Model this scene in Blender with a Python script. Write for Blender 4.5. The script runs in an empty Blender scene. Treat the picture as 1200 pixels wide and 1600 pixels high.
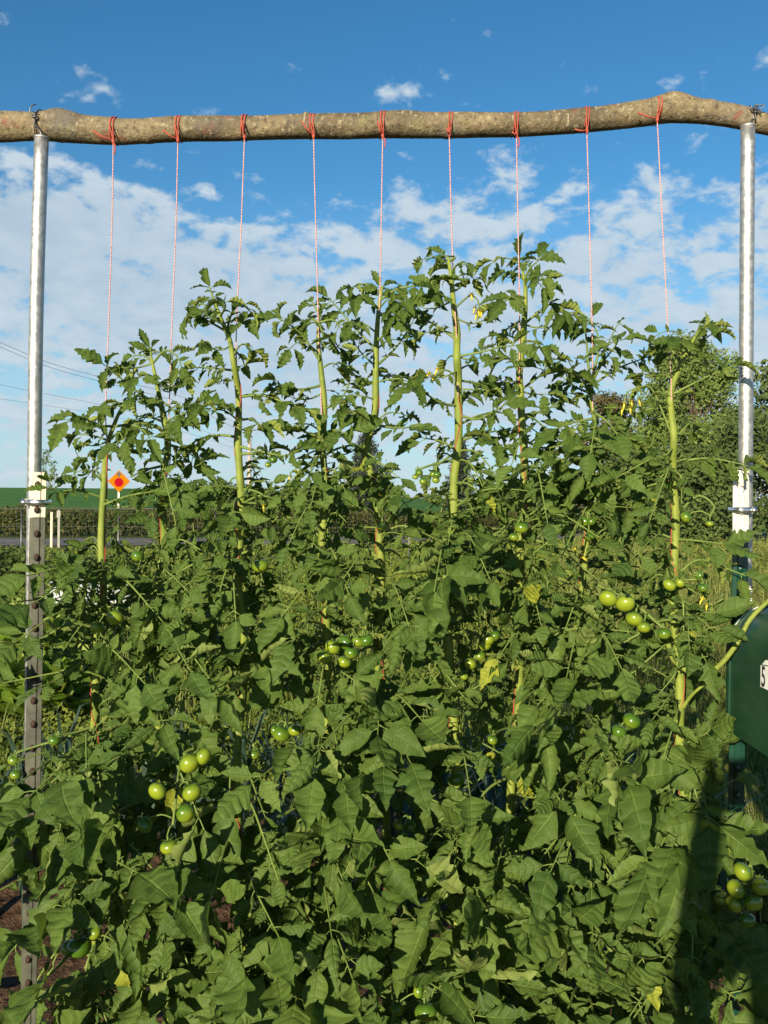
import bpy, bmesh, math, random
import numpy as np
from mathutils import Vector, Matrix, Euler

SC = bpy.context.scene
COL = SC.collection
rng = random.Random(7)
R = math.radians

# ------------------------------------------------------------------ camera
F = 1385.0                     # focal length in photo pixels (1200 x 1600)
EYE = Vector((0.0, 0.0, 1.5))
cam_d = bpy.data.cameras.new('camera')
cam = bpy.data.objects.new('camera', cam_d); COL.objects.link(cam)
cam_d.sensor_fit = 'VERTICAL'; cam_d.angle_y = 2*math.atan(800/F)
cam_d.clip_start = 0.05; cam_d.clip_end = 3000
ROT = (Matrix.Rotation(R(90-0.41), 3, 'X') @ Matrix.Rotation(R(0.7), 3, 'Z'))
cam.matrix_world = Matrix.Translation(EYE) @ ROT.to_4x4()
SC.camera = cam
SC.render.resolution_x, SC.render.resolution_y = 768, 1024

def at(px, py, Y):
    """the world point at depth Y that the photo shows at pixel px, py"""
    d = ROT @ Vector(((px-600)/F, (800-py)/F, -1.0))
    return EYE + d*(Y/d.y)
ROTI = np.array(ROT.transposed())
def proj(P):
    q = ROTI @ (np.asarray(P) - np.array(EYE))
    return 600 - F*q[0]/q[2], 800 + F*q[1]/q[2]
MPP = 2.0/F                    # metres per photo pixel in the trellis plane

# ------------------------------------------------------------------ sun, sky, exposure
anti = (at(1140, 1215, 1.0) - EYE).normalized()       # the way the sunlight travels
SUN = -anti
sun_el = math.asin(SUN.z)
sun_d = bpy.data.lights.new('sun', 'SUN'); sun_d.energy = 4.8; sun_d.angle = R(0.5)
sun_d.color = (1.0, 0.87, 0.64)
sun = bpy.data.objects.new('sun', sun_d); COL.objects.link(sun)
sun.location = (-6, -14, 6)
sun.rotation_euler = anti.to_track_quat('-Z', 'Y').to_euler()

SC.view_settings.view_transform = 'Standard'; SC.view_settings.look = 'None'
SC.view_settings.exposure = 0.95; SC.view_settings.gamma = 1.0
SC.view_settings.use_curve_mapping = False
SC.cycles.max_bounces = 6; SC.cycles.transparent_max_bounces = 6
SC.cycles.sample_clamp_indirect = 4.0

class NT:
    """tiny helper for node graphs"""
    def __init__(s, nt): s.nt = nt
    def n(s, t, **kw):
        o = s.nt.nodes.new(t)
        for k, v in kw.items():
            if k.startswith('i_'):
                o.inputs[k[2:].replace('_', ' ')].default_value = v
            else: setattr(o, k, v)
        return o
    def l(s, a, b): s.nt.links.new(a, b)
    def put(s, sock, v):
        if isinstance(v, (int, float)): sock.default_value = v
        elif isinstance(v, (tuple, list)):
            sock.default_value = v if len(v) == len(sock.default_value) else tuple(v)+(1,)
        else: s.l(v, sock)
    def m(s, op, a, b=None, c=None, clamp=False):
        o = s.nt.nodes.new('ShaderNodeMath'); o.operation = op; o.use_clamp = clamp
        for i, v in enumerate((a, b, c)):
            if v is not None: s.put(o.inputs[i], v)
        return o.outputs[0]
    def mix(s, f, a, b, blend='MIX'):
        o = s.nt.nodes.new('ShaderNodeMix'); o.data_type = 'RGBA'; o.blend_type = blend
        s.put(o.inputs[0], f); s.put(o.inputs[6], a); s.put(o.inputs[7], b)
        return o.outputs[2]
    def ss(s, x, lo, hi, a=0.0, b=1.0):
        o = s.nt.nodes.new('ShaderNodeMapRange'); o.interpolation_type = 'SMOOTHSTEP'
        for i, v in enumerate((x, lo, hi, a, b)): s.put(o.inputs[i], v)
        return o.outputs[0]
    def noise(s, vec, scale, detail=4, rough=0.5, dist=0.0):
        o = s.nt.nodes.new('ShaderNodeTexNoise')
        if vec is not None: s.l(vec, o.inputs['Vector'])
        o.inputs['Scale'].default_value = scale; o.inputs['Detail'].default_value = detail
        o.inputs['Roughness'].default_value = rough; o.inputs['Distortion'].default_value = dist
        return o.outputs[0]

W = bpy.data.worlds.new('World'); SC.world = W; W.use_nodes = True
g = NT(W.node_tree); W.node_tree.nodes.clear()
sky = g.n('ShaderNodeTexSky', sky_type='NISHITA', sun_disc=False)
sky.sun_elevation = sun_el
sky.sun_rotation = math.atan2(SUN.x, SUN.y)
sky.air_density = 1.0; sky.dust_density = 0.3; sky.ozone_density = 3.0
SKY_STR = 0.066
tc = g.n('ShaderNodeTexCoord')
sx = g.n('ShaderNodeSeparateXYZ'); g.l(tc.outputs['Generated'], sx.inputs[0])
X, Yc, Z = sx.outputs
az = g.m('ARCTAN2', X, Yc); el = g.m('ARCSINE', Z)
zz = g.m('ADD', g.m('MAXIMUM', Z, 0.0), 0.34)
cq = g.n('ShaderNodeCombineXYZ')
qx = g.m('DIVIDE', X, zz); qy = g.m('DIVIDE', Yc, zz)
g.l(qx, cq.inputs[0]); g.l(qy, cq.inputs[1])
mp = g.n('ShaderNodeMapping'); g.l(cq.outputs[0], mp.inputs[0])
mp.inputs['Rotation'].default_value = (0, 0, R(-28)); mp.inputs['Scale'].default_value = (1.75, 1.7, 1.0)
mp.inputs['Location'].default_value = (3.1, 1.7, 0)
n1 = g.noise(mp.outputs[0], 2.2, 3, 0.5, 0.3)
n2 = g.noise(mp.outputs[0], 7.5, 6, 0.56, 0.2)
n3 = g.noise(mp.outputs[0], 22.0, 4, 0.6, 0.2)
def blob(px, py, wx, wy, amp):
    a0 = math.atan((px-600)/F); e0 = math.atan((787-py)/F)
    dx = g.m('DIVIDE', g.m('SUBTRACT', az, a0), wx/F); dy = g.m('DIVIDE', g.m('SUBTRACT', el, e0), wy/F)
    r2 = g.m('ADD', g.m('MULTIPLY', dx, dx), g.m('MULTIPLY', dy, dy))
    return g.m('MULTIPLY', g.m('EXPONENT', g.m('MULTIPLY', r2, -1.0)), amp)
base = g.ss(el, math.atan((787-170)/F), math.atan((787-420)/F), -0.34, 0.06)
for b in ((60, 380, 230, 110, .26), (360, 470, 260, 120, .22), (480, 270, 120, 75, -.16), (900, 330, 330, 95, .10),
          (1000, 430, 260, 120, .10), (880, 215, 75, 55, .0), (620, 330, 120, 60, .12), (200, 320, 60, 60, .05), (215, 270, 90, 40, -.12), (340, 330, 60, 40, -.08), (130, 250, 90, 40, -.10), (600, 540, 800, 80, .20), (600, 640, 800, 50, .10), (760, 250, 120, 40, .12), (500, 330, 90, 60, -.06),
          (650, 150, 80, 30, .20), (200, 150, 90, 34, .25), (1200, 90, 24, 36, .24), (920, 155, 40, 18, .3), (190, 60, 160, 60, -.25), (1190, 150, 50, 22, .2), (610, 215, 260, 40, -.10),
          (1060, 230, 90, 40, .10), (-300, 300, 300, 200, .2), (1600, 350, 300, 150, .15)):
    base = g.m('ADD', base, blob(*b))
dens = g.m('ADD', base, g.m('ADD', g.m('MULTIPLY', g.m('SUBTRACT', n1, .5), .6), g.m('MULTIPLY', g.m('SUBTRACT', n2, .5), 1.9)))
dens = g.m('ADD', dens, g.m('MULTIPLY', g.m('SUBTRACT', n3, .5), .40))
mask = g.ss(dens, -0.08, 0.30, 0.0, 0.93)
thick = g.ss(g.m('ADD', g.m('MULTIPLY', g.m('SUBTRACT', n2, .5), -1.6), g.m('MULTIPLY', dens, .5)), -0.10, 0.40, 0.0, 1.0)
hz = g.ss(el, -0.02, 0.36, 0.80, 0.0)                       # pale air low down
k = 1.0/SKY_STR
ccol = g.mix(thick, (0.315*k, 0.370*k, 0.41*k, 1), (0.235*k, 0.30*k, 0.36*k, 1))
hcol = (0.245*k, 0.335*k, 0.405*k, 1)
hsv = g.n('ShaderNodeHueSaturation'); hsv.inputs['Saturation'].default_value = 1.22; hsv.inputs['Value'].default_value = 1.0
g.l(sky.outputs[0], hsv.inputs['Color'])
tint = g.mix(1.0, hsv.outputs[0], (0.94, 1.15, 1.12, 1), 'MULTIPLY')
skyc = g.mix(hz, tint, hcol)
fin = g.mix(mask, skyc, ccol)
bgn = g.n('ShaderNodeBackground'); g.l(fin, bgn.inputs[0]); bgn.inputs[1].default_value = SKY_STR
wo = g.n('ShaderNodeOutputWorld'); g.l(bgn.outputs[0], wo.inputs[0])

# ------------------------------------------------------------------ materials
def mat(name):
    m = bpy.data.materials.new(name); m.use_nodes = True
    h = NT(m.node_tree); m.node_tree.nodes.clear()
    out = h.n('ShaderNodeOutputMaterial')
    return m, h, out
def bsdf(h, col, rough=0.5, metal=0.0, spec=0.5, normal=None):
    b = h.n('ShaderNodeBsdfPrincipled')
    h.put(b.inputs['Base Color'], col); h.put(b.inputs['Roughness'], rough)
    h.put(b.inputs['Metallic'], metal); h.put(b.inputs['Specular IOR Level'], spec)
    if normal is not None: h.l(normal, b.inputs['Normal'])
    return b
def bump(h, height, strength, dist):
    b = h.n('ShaderNodeBump'); b.inputs['Strength'].default_value = strength; b.inputs['Distance'].default_value = dist
    h.l(height, b.inputs['Height']); return b.outputs[0]

def leaf_mat(name, dark, mid, back, trans=(0.16, 0.26, 0.03), tf=0.22, veins=True, rough=0.55, yellow=None, spec=0.16):
    m, h, out = mat(name)
    a = h.n('ShaderNodeAttribute', attribute_name='lf')
    s = h.n('ShaderNodeSeparateXYZ'); h.l(a.outputs['Vector'], s.inputs[0])
    t, v, rnd = s.outputs
    geo = h.n('ShaderNodeNewGeometry')
    nz = h.noise(geo.outputs['Position'], 9.0, 3, 0.6)
    f = h.m('ADD', h.m('MULTIPLY', rnd, .75), h.m('MULTIPLY', h.m('SUBTRACT', nz, .5), .7), clamp=True)
    c = h.mix(f, dark, mid)
    if yellow:
        c = h.mix(h.ss(rnd, .985, 1.0, 0, .8), c, yellow)
    nrm = None
    if veins:
        wob = h.m('MULTIPLY', h.m('SUBTRACT', h.noise(geo.outputs['Position'], 38.0, 2, .5), .5), 3.2)
        ph = h.m('ADD', h.m('MULTIPLY', t, h.m('MULTIPLY_ADD', rnd, 14.0, 30.0)), wob)
        side = h.m('MULTIPLY_ADD', h.m('COSINE', ph), .5, .5)           # 1 on a side vein
        line = h.m('POWER', side, 14.0)
        av = h.m('ABSOLUTE', v)
        midl = h.ss(av, .02, .09, 1.0, 0.0)
        vein = h.m('MAXIMUM', midl, h.m('MULTIPLY', line, h.ss(av, .5, 1.0, .55, .05)))
        c = h.mix(h.m('MULTIPLY', vein, .22), c, tuple(min(1, x*1.9+.012) for x in mid[:3])+(1,))
        fine = h.noise(geo.outputs['Position'], 260.0, 2, .6)
        hgt = h.m('ADD', h.m('MULTIPLY', h.m('SUBTRACT', 1.0, h.m('POWER', side, 2.0)), .6), h.m('MULTIPLY', fine, .55))
        hgt = h.m('SUBTRACT', hgt, h.m('MULTIPLY', midl, .7))
        nrm = bump(h, hgt, .75, .0026)
        blot = h.noise(geo.outputs['Position'], 45.0, 3, .6)
        c = h.mix(h.ss(h.noise(geo.outputs['Position'], 21.0, 4, .7), .70, .76, 0, .75), c, (.15, .105, .03, 1))   # dry patches
        c = h.mix(h.ss(blot, .45, .75, 0, .45), c, dark)
    c2 = h.mix(geo.outputs['Backfacing'], c, back)
    b = bsdf(h, c2, rough, 0, spec, nrm)
    tr = h.n('ShaderNodeBsdfTranslucent'); h.put(tr.inputs[0], trans)
    mx = h.n('ShaderNodeMixShader'); mx.inputs[0].default_value = tf
    h.l(b.outputs[0], mx.inputs[1]); h.l(tr.outputs[0], mx.inputs[2]); h.l(mx.outputs[0], out.inputs[0])
    return m

M = {}
M['leaf'] = leaf_mat('tomato leaf', (0.040, 0.076, 0.015, 1), (0.120, 0.182, 0.036, 1), (0.17, 0.22, 0.06, 1), yellow=(0.28, 0.30, 0.03, 1))
M['young'] = leaf_mat('young tomato leaf', (0.044, 0.080, 0.014, 1), (0.108, 0.160, 0.030, 1), (0.20, 0.25, 0.055, 1))
def simple(name, cols, scale=20.0, rough=.5, spec=.4, metal=0.0, bmp=0.0, bscale=None, detail=4, space='Object', bd=.002):
    m, h, out = mat(name)
    tcn = h.n('ShaderNodeTexCoord')
    vec = tcn.outputs[space]
    if space == 'Generated': vec = h.n('ShaderNodeNewGeometry').outputs['Position']
    nz = h.noise(vec, scale, detail, .6)
    c = h.mix(h.ss(nz, .3, .7), cols[0], cols[1])
    if len(cols) > 2:
        n2 = h.noise(vec, scale*3.1, detail, .6)
        c = h.mix(h.ss(n2, .58, .72), c, cols[2])
    nr = bump(h, h.noise(vec, bscale or scale*2, 4, .6), bmp, bd) if bmp else None
    b = bsdf(h, c, rough, metal, spec, nr); h.l(b.outputs[0], out.inputs[0])
    return m
M['stem'] = simple('tomato stem', ((.13, .175, .027, 1), (.205, .245, .040, 1), (.11, .14, .025, 1)), 24, .6, .25, bmp=.3, bscale=300)
M['petiole'] = simple('tomato petiole', ((.095, .145, .032, 1), (.15, .20, .045, 1)), 20, .6, .25)
M['flower'] = simple('tomato flower', ((.45, .37, .03, 1), (.55, .46, .06, 1)), 20, .6, .2)
M['calyx'] = simple('tomato calyx', ((.10, .17, .03, 1), (.15, .22, .05, 1)), 30, .6, .2)
def tomato_mat():
    m, h, out = mat('green tomato skin')
    a = h.n('ShaderNodeAttribute', attribute_name='lf')
    s = h.n('ShaderNodeSeparateXYZ'); h.l(a.outputs['Vector'], s.inputs[0])
    nz = h.noise(h.n('ShaderNodeNewGeometry').outputs['Position'], 60, 3, .6)
    oi = h.n('ShaderNodeObjectInfo'); f = h.m('ADD', h.m('ADD', s.outputs[0], h.m('MULTIPLY', h.m('SUBTRACT', nz, .5), .45)), h.m('MULTIPLY', h.m('SUBTRACT', oi.outputs['Random'], .32), .6))
    c = h.mix(h.ss(f, .15, .85), (.20, .26, .018, 1), (.040, .105, .010, 1))
    c = h.mix(h.m('MULTIPLY', s.outputs[2], .6), c, (.27, .30, .025, 1))
    b = bsdf(h, c, .26, 0, .45); b.inputs['Coat Weight'].default_value = .25; b.inputs['Coat Roughness'].default_value = .12
    b.inputs['Subsurface Weight'].default_value = 0.0
    h.l(b.outputs[0], out.inputs[0]); return m
M['tomato'] = tomato_mat()
def galv():
    m, h, out = mat('galvanised steel')
    tcn = h.n('ShaderNodeTexCoord')
    nz = h.noise(tcn.outputs['Object'], 70, 4, .6)
    c = h.mix(h.ss(nz, .3, .7), (.34, .34, .33, 1), (.50, .50, .485, 1))
    b = bsdf(h, c, h.ss(nz, .2, .8, .42, .58), .80, .5, bump(h, nz, .12, .001)); h.l(b.outputs[0], out.inputs[0]); return m
M['galv'] = galv()
M['chrome'] = simple('clamp steel', ((.55, .55, .55, 1), (.72, .72, .72, 1)), 60, .25, .5, .95)
M['wire'] = simple('dark wire', ((.10, .10, .11, 1), (.20, .20, .21, 1)), 60, .45, .5, .8)
M['post_old'] = simple('weathered post paint', ((.036, .040, .030, 1), (.074, .078, .056, 1), (.055, .042, .030, 1)), 25, .6, .3, bmp=.2, bscale=90)
M['tip_old'] = simple('chipped cream paint', ((.42, .37, .27, 1), (.50, .46, .36, 1), (.20, .11, .06, 1)), 22, .5, .4, bmp=.2, bscale=80)
M['rust'] = simple('rusty steel', ((.030, .020, .015, 1), (.065, .038, .026, 1)), 80, .8, .2, bmp=.3)
M['post_green'] = simple('green post paint', ((.006, .036, .024, 1), (.009, .048, .030, 1), (.02, .065, .042, 1)), 25, .28, .5, bmp=.15, bscale=60)
M['tip_white'] = simple('white post paint', ((.46, .45, .41, 1), (.54, .53, .49, 1)), 30, .4, .4, bmp=.1, bscale=80)
M['box_green'] = simple('green mailbox paint', ((.007, .040, .022, 1), (.012, .052, .027, 1), (.016, .038, .018, 1)), 7, .34, .5, bmp=.12, bscale=12)
M['chip'] = simple('bare chipped edge', ((.75, .75, .68, 1), (.10, .2, .12, 1)), 60, .6, .3)
M['plate'] = simple('white number sticker', ((.80, .82, .78, 1), (.70, .72, .66, 1)), 40, .5, .3)
M['ink'] = simple('dark print', ((.03, .03, .035, 1), (.05, .05, .055, 1)), 40, .6, .2)
M['tape'] = simple('grey label tape', ((.13, .14, .15, 1), (.18, .19, .19, 1)), 40, .45, .4)
M['white'] = simple('white paint', ((.22, .215, .19, 1), (.30, .29, .25, 1)), 10, .6, .3)
def bark():
    m, h, out = mat('thin speckled bark')
    tcn = h.n('ShaderNodeTexCoord'); mpn = h.n('ShaderNodeMapping'); h.l(tcn.outputs['Object'], mpn.inputs[0])
    mpn.inputs['Scale'].default_value = (1.0, 1.0, 1.0)
    v = mpn.outputs[0]
    big = h.noise(v, 7, 4, .6); sp = h.noise(v, 85, 5, .7); pit = h.noise(v, 150, 3, .6)
    c = h.mix(h.ss(big, .35, .65), (.095, .075, .045, 1), (.190, .148, .082, 1))
    c = h.mix(h.ss(sp, .54, .66, 0, .75), c, (.33, .28, .18, 1))
    c = h.mix(h.ss(sp, .47, .36, 0, .85), c, (.055, .042, .028, 1))
    len_ = h.n('ShaderNodeMapping'); h.l(v, len_.inputs[0]); len_.inputs['Scale'].default_value = (1.0, .28, .28)
    c = h.mix(h.ss(h.noise(len_.outputs[0], 120, 2, .5), .64, .70, 0, .7), c, (.36, .30, .20, 1))      # lenticels
    c = h.mix(h.ss(h.noise(v, 4.5, 5, .7, .8), .55, .70, 0, .6), c, (.12, .115, .10, 1))            # grey weathering
    gr = h.noise(v, 18, 3, .6)
    c = h.mix(h.ss(gr, .56, .70, 0, .55), c, (.19, .17, .075, 1))
    red = h.noise(v, 12, 3, .6, 1.0)
    c = h.mix(h.ss(red, .60, .70, 0, .75), c, (.19, .065, .045, 1))
    hh = h.m('ADD', sp, h.m('MULTIPLY', pit, .7))
    b = bsdf(h, c, .65, 0, .3, bump(h, hh, .95, .0035)); h.l(b.outputs[0], out.inputs[0]); return m
M['bark'] = bark()
def cord(name, pale):
    m, h, out = mat(name)
    a = h.n('ShaderNodeAttribute', attribute_name='lf')
    s = h.n('ShaderNodeSeparateXYZ'); h.l(a.outputs['Vector'], s.inputs[0])
    w = h.m('SINE', h.m('ADD', h.m('MULTIPLY', s.outputs[0], 900.0), h.m('MULTIPLY', s.outputs[1], 6.283)))
    nz = h.noise(h.n('ShaderNodeNewGeometry').outputs['Position'], 160, 2, .6)
    c = h.mix(h.ss(h.m('ADD', w, h.m('MULTIPLY', h.m('SUBTRACT', nz, .5), 5.0)), -2.2, 1.4, .15*pale, pale), (.33, .045, .024, 1), (.56, .38, .35, 1))
    b = bsdf(h, c, .7, 0, .2); h.l(b.outputs[0], out.inputs[0]); return m
M['cord'] = cord('pink twine', .95); M['cord_red'] = cord('red twine', .10)

# ------------------------------------------------------------------ mesh building
class MB:
    def __init__(s): s.V, s.Q, s.A, s.Mi, s.n = [], [], [], [], 0
    def add(s, V, Q, A=None, m=0):
        V = np.asarray(V, float).reshape(-1, 3); Q = np.asarray(Q, int).reshape(-1, 4)
        if A is None: A = np.zeros_like(V)
        s.V.append(V); s.A.append(A); s.Q.append(Q + s.n); s.Mi.append(np.full(len(Q), m)); s.n += len(V)
    def build(s, name, mats, parent=None, smooth=True, origin=None):
        me = bpy.data.meshes.new(name)
        V = np.concatenate(s.V); Q = np.concatenate(s.Q); A = np.concatenate(s.A); Mi = np.concatenate(s.Mi)
        o = bpy.data.objects.new(name, me); COL.objects.link(o)
        if origin is not None:
            V = V - np.array(origin); o.location = origin
        me.vertices.add(len(V)); me.vertices.foreach_set('co', V.ravel())
        me.loops.add(Q.size); me.loops.foreach_set('vertex_index', Q.ravel().astype(np.int32))
        me.polygons.add(len(Q))
        me.polygons.foreach_set('loop_start', np.arange(0, Q.size, 4, dtype=np.int32))
        me.polygons.foreach_set('loop_total', np.full(len(Q), 4, dtype=np.int32))
        me.polygons.foreach_set('material_index', Mi.astype(np.int32))
        me.polygons.foreach_set('use_smooth', np.full(len(Q), smooth, dtype=bool))
        at_ = me.attributes.new('lf', 'FLOAT_VECTOR', 'POINT'); at_.data.foreach_set('vector', A.ravel())
        for m in (mats if isinstance(mats, (list, tuple)) else [mats]): me.materials.append(M[m] if isinstance(m, str) else m)
        me.update(calc_edges=True); me.validate()
        if parent is not None: put_under(o, parent)
        return o
def put_under(o, parent):
    bpy.context.view_layer.update()
    o.parent = parent; o.matrix_parent_inverse = parent.matrix_world.inverted()
def tag(o, label=None, cat=None, group=None, kind=None):
    for k_, v_ in (('label', label), ('category', cat), ('group', group), ('kind', kind)):
        if v_: o[k_] = v_
    return o
def empty(name, loc, label, cat, group=None):
    o = bpy.data.objects.new(name, None); COL.objects.link(o); o.location = loc; o.empty_display_size = .1
    return tag(o, label, cat, group)

def unit(v):
    v = np.asarray(v, float); n = np.linalg.norm(v)
    return v/n if n > 1e-9 else np.array([0, 0, 1.0])
def spline(P, n):
    """Catmull-Rom through P, n samples"""
    P = np.asarray(P, float)
    if len(P) == 2: return P[0] + (P[1]-P[0])*np.linspace(0, 1, n)[:, None]
    E = np.vstack([2*P[0]-P[1], P, 2*P[-1]-P[-2]])
    seg = np.linalg.norm(np.diff(P, axis=0), axis=1); cum = np.concatenate([[0], np.cumsum(seg)])
    out = []
    for u in np.linspace(0, cum[-1], n):
        i = min(int(np.searchsorted(cum, u, side='right')-1), len(P)-2); t = (u-cum[i])/max(seg[i], 1e-9)
        a, b, c, d = E[i], E[i+1], E[i+2], E[i+3]
        out.append(.5*((2*b)+(-a+c)*t+(2*a-5*b+4*c-d)*t*t+(-a+3*b-3*c+d)*t**3))
    return np.array(out)
def tube(mb, P, rad, seg=8, m=0, rnd=0.0, cap=True, jitter=None):
    P = np.asarray(P, float); n = len(P)
    rad = np.full(n, rad) if np.isscalar(rad) else np.asarray(rad, float)
    T = np.gradient(P, axis=0); T /= np.maximum(np.linalg.norm(T, axis=1), 1e-9)[:, None]
    ref = np.array([0, 0, 1.0]) if abs(T[0][2]) < .9 else np.array([1.0, 0, 0])
    N = unit(ref - T[0]*ref.dot(T[0])); ang = np.linspace(0, 2*np.pi, seg, endpoint=False)
    L = np.concatenate([[0], np.cumsum(np.linalg.norm(np.diff(P, axis=0), axis=1))])
    V, A = [], []
    for i in range(n):
        N = unit(N - T[i]*N.dot(T[i])); B = np.cross(T[i], N)
        r = rad[i]*(np.ones(seg) if jitter is None else jitter[i])
        V.append(P[i] + (np.cos(ang)*r)[:, None]*N + (np.sin(ang)*r)[:, None]*B)
        A.append(np.stack([np.full(seg, L[i]), ang/(2*np.pi), np.full(seg, rnd)], 1))
    V = np.concatenate(V); A = np.concatenate(A)
    i, j = np.meshgrid(np.arange(n-1), np.arange(seg), indexing='ij'); j2 = (j+1) % seg
    Q = np.stack([i*seg+j, i*seg+j2, (i+1)*seg+j2, (i+1)*seg+j], -1).reshape(-1, 4)
    Q = list(Q)
    if cap:
        c0, c1 = len(V), len(V)+1
        V = np.vstack([V, P[0], P[-1]]); A = np.vstack([A, A[0], A[-1]])
        for q in range(0, seg, 2):
            Q.append([c0, (q+2) % seg, q+1, q]); b = (n-1)*seg; Q.append([c1, b+q, b+q+1, b+(q+2) % seg])
    mb.add(V, np.array(Q), A, m)
def box(mb, c, s, m=0, rot=None):
    v = np.array([[x, y, z] for x in (-.5, .5) for y in (-.5, .5) for z in (-.5, .5)])*np.array(s)
    if rot is not None: v = v @ np.array(rot).T
    q = [[0, 1, 3, 2], [4, 6, 7, 5], [0, 4, 5, 1], [2, 3, 7, 6], [0, 2, 6, 4], [1, 5, 7, 3]]
    mb.add(v + np.array(c), q, None, m)
def prism(mb, prof, P0, P1, m=0, cap=True):
    """extrude a closed 2-D profile (x, y offsets in metres) from P0 to P1 (near vertical)"""
    P0 = np.asarray(P0); P1 = np.asarray(P1); prof = np.asarray(prof); n = len(prof)
    o3 = np.concatenate([prof, np.zeros((n, 1))], 1)
    V = np.vstack([P0 + o3, P1 + o3])
    Q = [[i, (i+1) % n, n+(i+1) % n, n+i] for i in range(n)]
    if cap:
        V = np.vstack([V, P0, P1])
        for i in range(0, n, 2):
            Q.append([2*n, (i+2) % n, i+1, i]); Q.append([2*n+1, n+i, n+i+1, n+(i+2) % n])
    mb.add(V, Q, None, m)

# ------------------------------------------------------------------ ground, road, field
def nonuni(a, b, n, p=1.0):
    return a + (b-a)*np.linspace(0, 1, n)**p
def gridsheet(xs, ys, zf):
    Xg, Yg = np.meshgrid(xs, ys, indexing='ij'); Zg = zf(Xg, Yg)
    V = np.stack([Xg, Yg, Zg], -1).reshape(-1, 3); nx, ny = len(xs), len(ys)
    i, j = np.meshgrid(np.arange(nx-1), np.arange(ny-1), indexing='ij')
    Q = np.stack([i*ny+j, (i+1)*ny+j, (i+1)*ny+j+1, i*ny+j+1], -1).reshape(-1, 4)
    return V, Q
def ground_mat():
    m, h, out = mat('garden soil and grass')
    p = h.n('ShaderNodeNewGeometry').outputs['Position']
    s = h.n('ShaderNodeSeparateXYZ'); h.l(p, s.inputs[0])
    n = h.noise(p, 3.0, 6, .65); nb = h.noise(p, 22.0, 5, .65); nl = h.noise(p, .12, 4, .6)
    soil = h.mix(h.ss(nb, .3, .7), (.055, .030, .018, 1), (.16, .095, .055, 1))
    grass = h.mix(h.ss(n, .3, .7), (.035, .065, .016, 1), (.095, .13, .030, 1))
    grass = h.mix(h.ss(nl, .4, .65), grass, (.11, .12, .035, 1))
    f = h.ss(h.m('ADD', s.outputs[1], h.m('MULTIPLY', n, 2.0)), 4.5, 7.0)
    c = h.mix(f, soil, grass)
    b = bsdf(h, c, .95, 0, .1, bump(h, h.m('ADD', n, nb), 1.0, .06)); h.l(b.outputs[0], out.inputs[0]); return m
M['ground'] = ground_mat()
xs = np.concatenate([-nonuni(3, 900, 22, 2.5)[::-1], np.linspace(-2.9, 2.9, 60), nonuni(3, 900, 22, 2.5)])
ys = np.concatenate([np.linspace(-6, 1, 8), np.linspace(1.2, 7, 60), nonuni(7.3, 1500, 30, 2.6)])
nr = np.random.default_rng(3)
gz = lambda x, y: np.where((y > 1) & (y < 6.5) & (np.abs(x) < 2.5), nr.uniform(-.03, .025, x.shape), 0.0)
mb = MB(); V, Q = gridsheet(xs, ys, gz); mb.add(V, Q)
tag(mb.build('ground', 'ground'), kind='structure')

M['asphalt'] = simple('asphalt', ((.125, .112, .112, 1), (.165, .148, .145, 1)), 3, .9, .2, space='Generated')
rp = spline([(-60, 30, 0), (-22, 31.5, 0), (-10, 34, 0), (0, 39, 0), (20, 56, 0), (60, 90, 0)], 60)
mb = MB(); T = np.gradient(rp, axis=0); T /= np.linalg.norm(T, axis=1)[:, None]
Nn = np.stack([-T[:, 1], T[:, 0], T[:, 2]], 1)
Vr = np.concatenate([rp - Nn*3.2 + [0, 0, .012], rp + Nn*3.2 + [0, 0, .012]])
i = np.arange(59); mb.add(Vr, np.stack([i, i+1, 60+i+1, 60+i], 1))
tag(mb.build('road', 'asphalt'), kind='structure')

def field_mat():
    m, h, out = mat('crop field')
    p = h.n('ShaderNodeNewGeometry').outputs['Position']
    mpn = h.n('ShaderNodeMapping'); h.l(p, mpn.inputs[0]); mpn.inputs['Scale'].default_value = (.35, 1.2, 1)
    n = h.noise(mpn.outputs[0], .8, 6, .7); nl = h.noise(p, .05, 3, .6)
    c = h.mix(h.ss(n, .35, .65), (.040, .115, .026, 1), (.095, .215, .048, 1))
    c = h.mix(h.ss(nl, .4, .7, 0, .4), c, (.05, .12, .025, 1))
    b = bsdf(h, c, .95, 0, .1, bump(h, n, 1.0, .5)); h.l(b.outputs[0], out.inputs[0]); return m
M['field'] = field_mat()
def fz(x, y):
    up = np.clip((y-50)/210, 0, 1); up = up*up*(3-2*up)
    side = 1/(1+np.exp((x-18)/16))
    return up*(5.55+.35*np.sin(x*.02+1))*side - .25 + np.clip(up*30, 0, .27)
mb = MB(); V, Q = gridsheet(np.linspace(-420, 160, 60), np.concatenate([np.linspace(50, 270, 60), [300, 400, 600]]), fz); mb.add(V, Q)
tag(mb.build('crop_field', 'field'), kind='structure')

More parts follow.
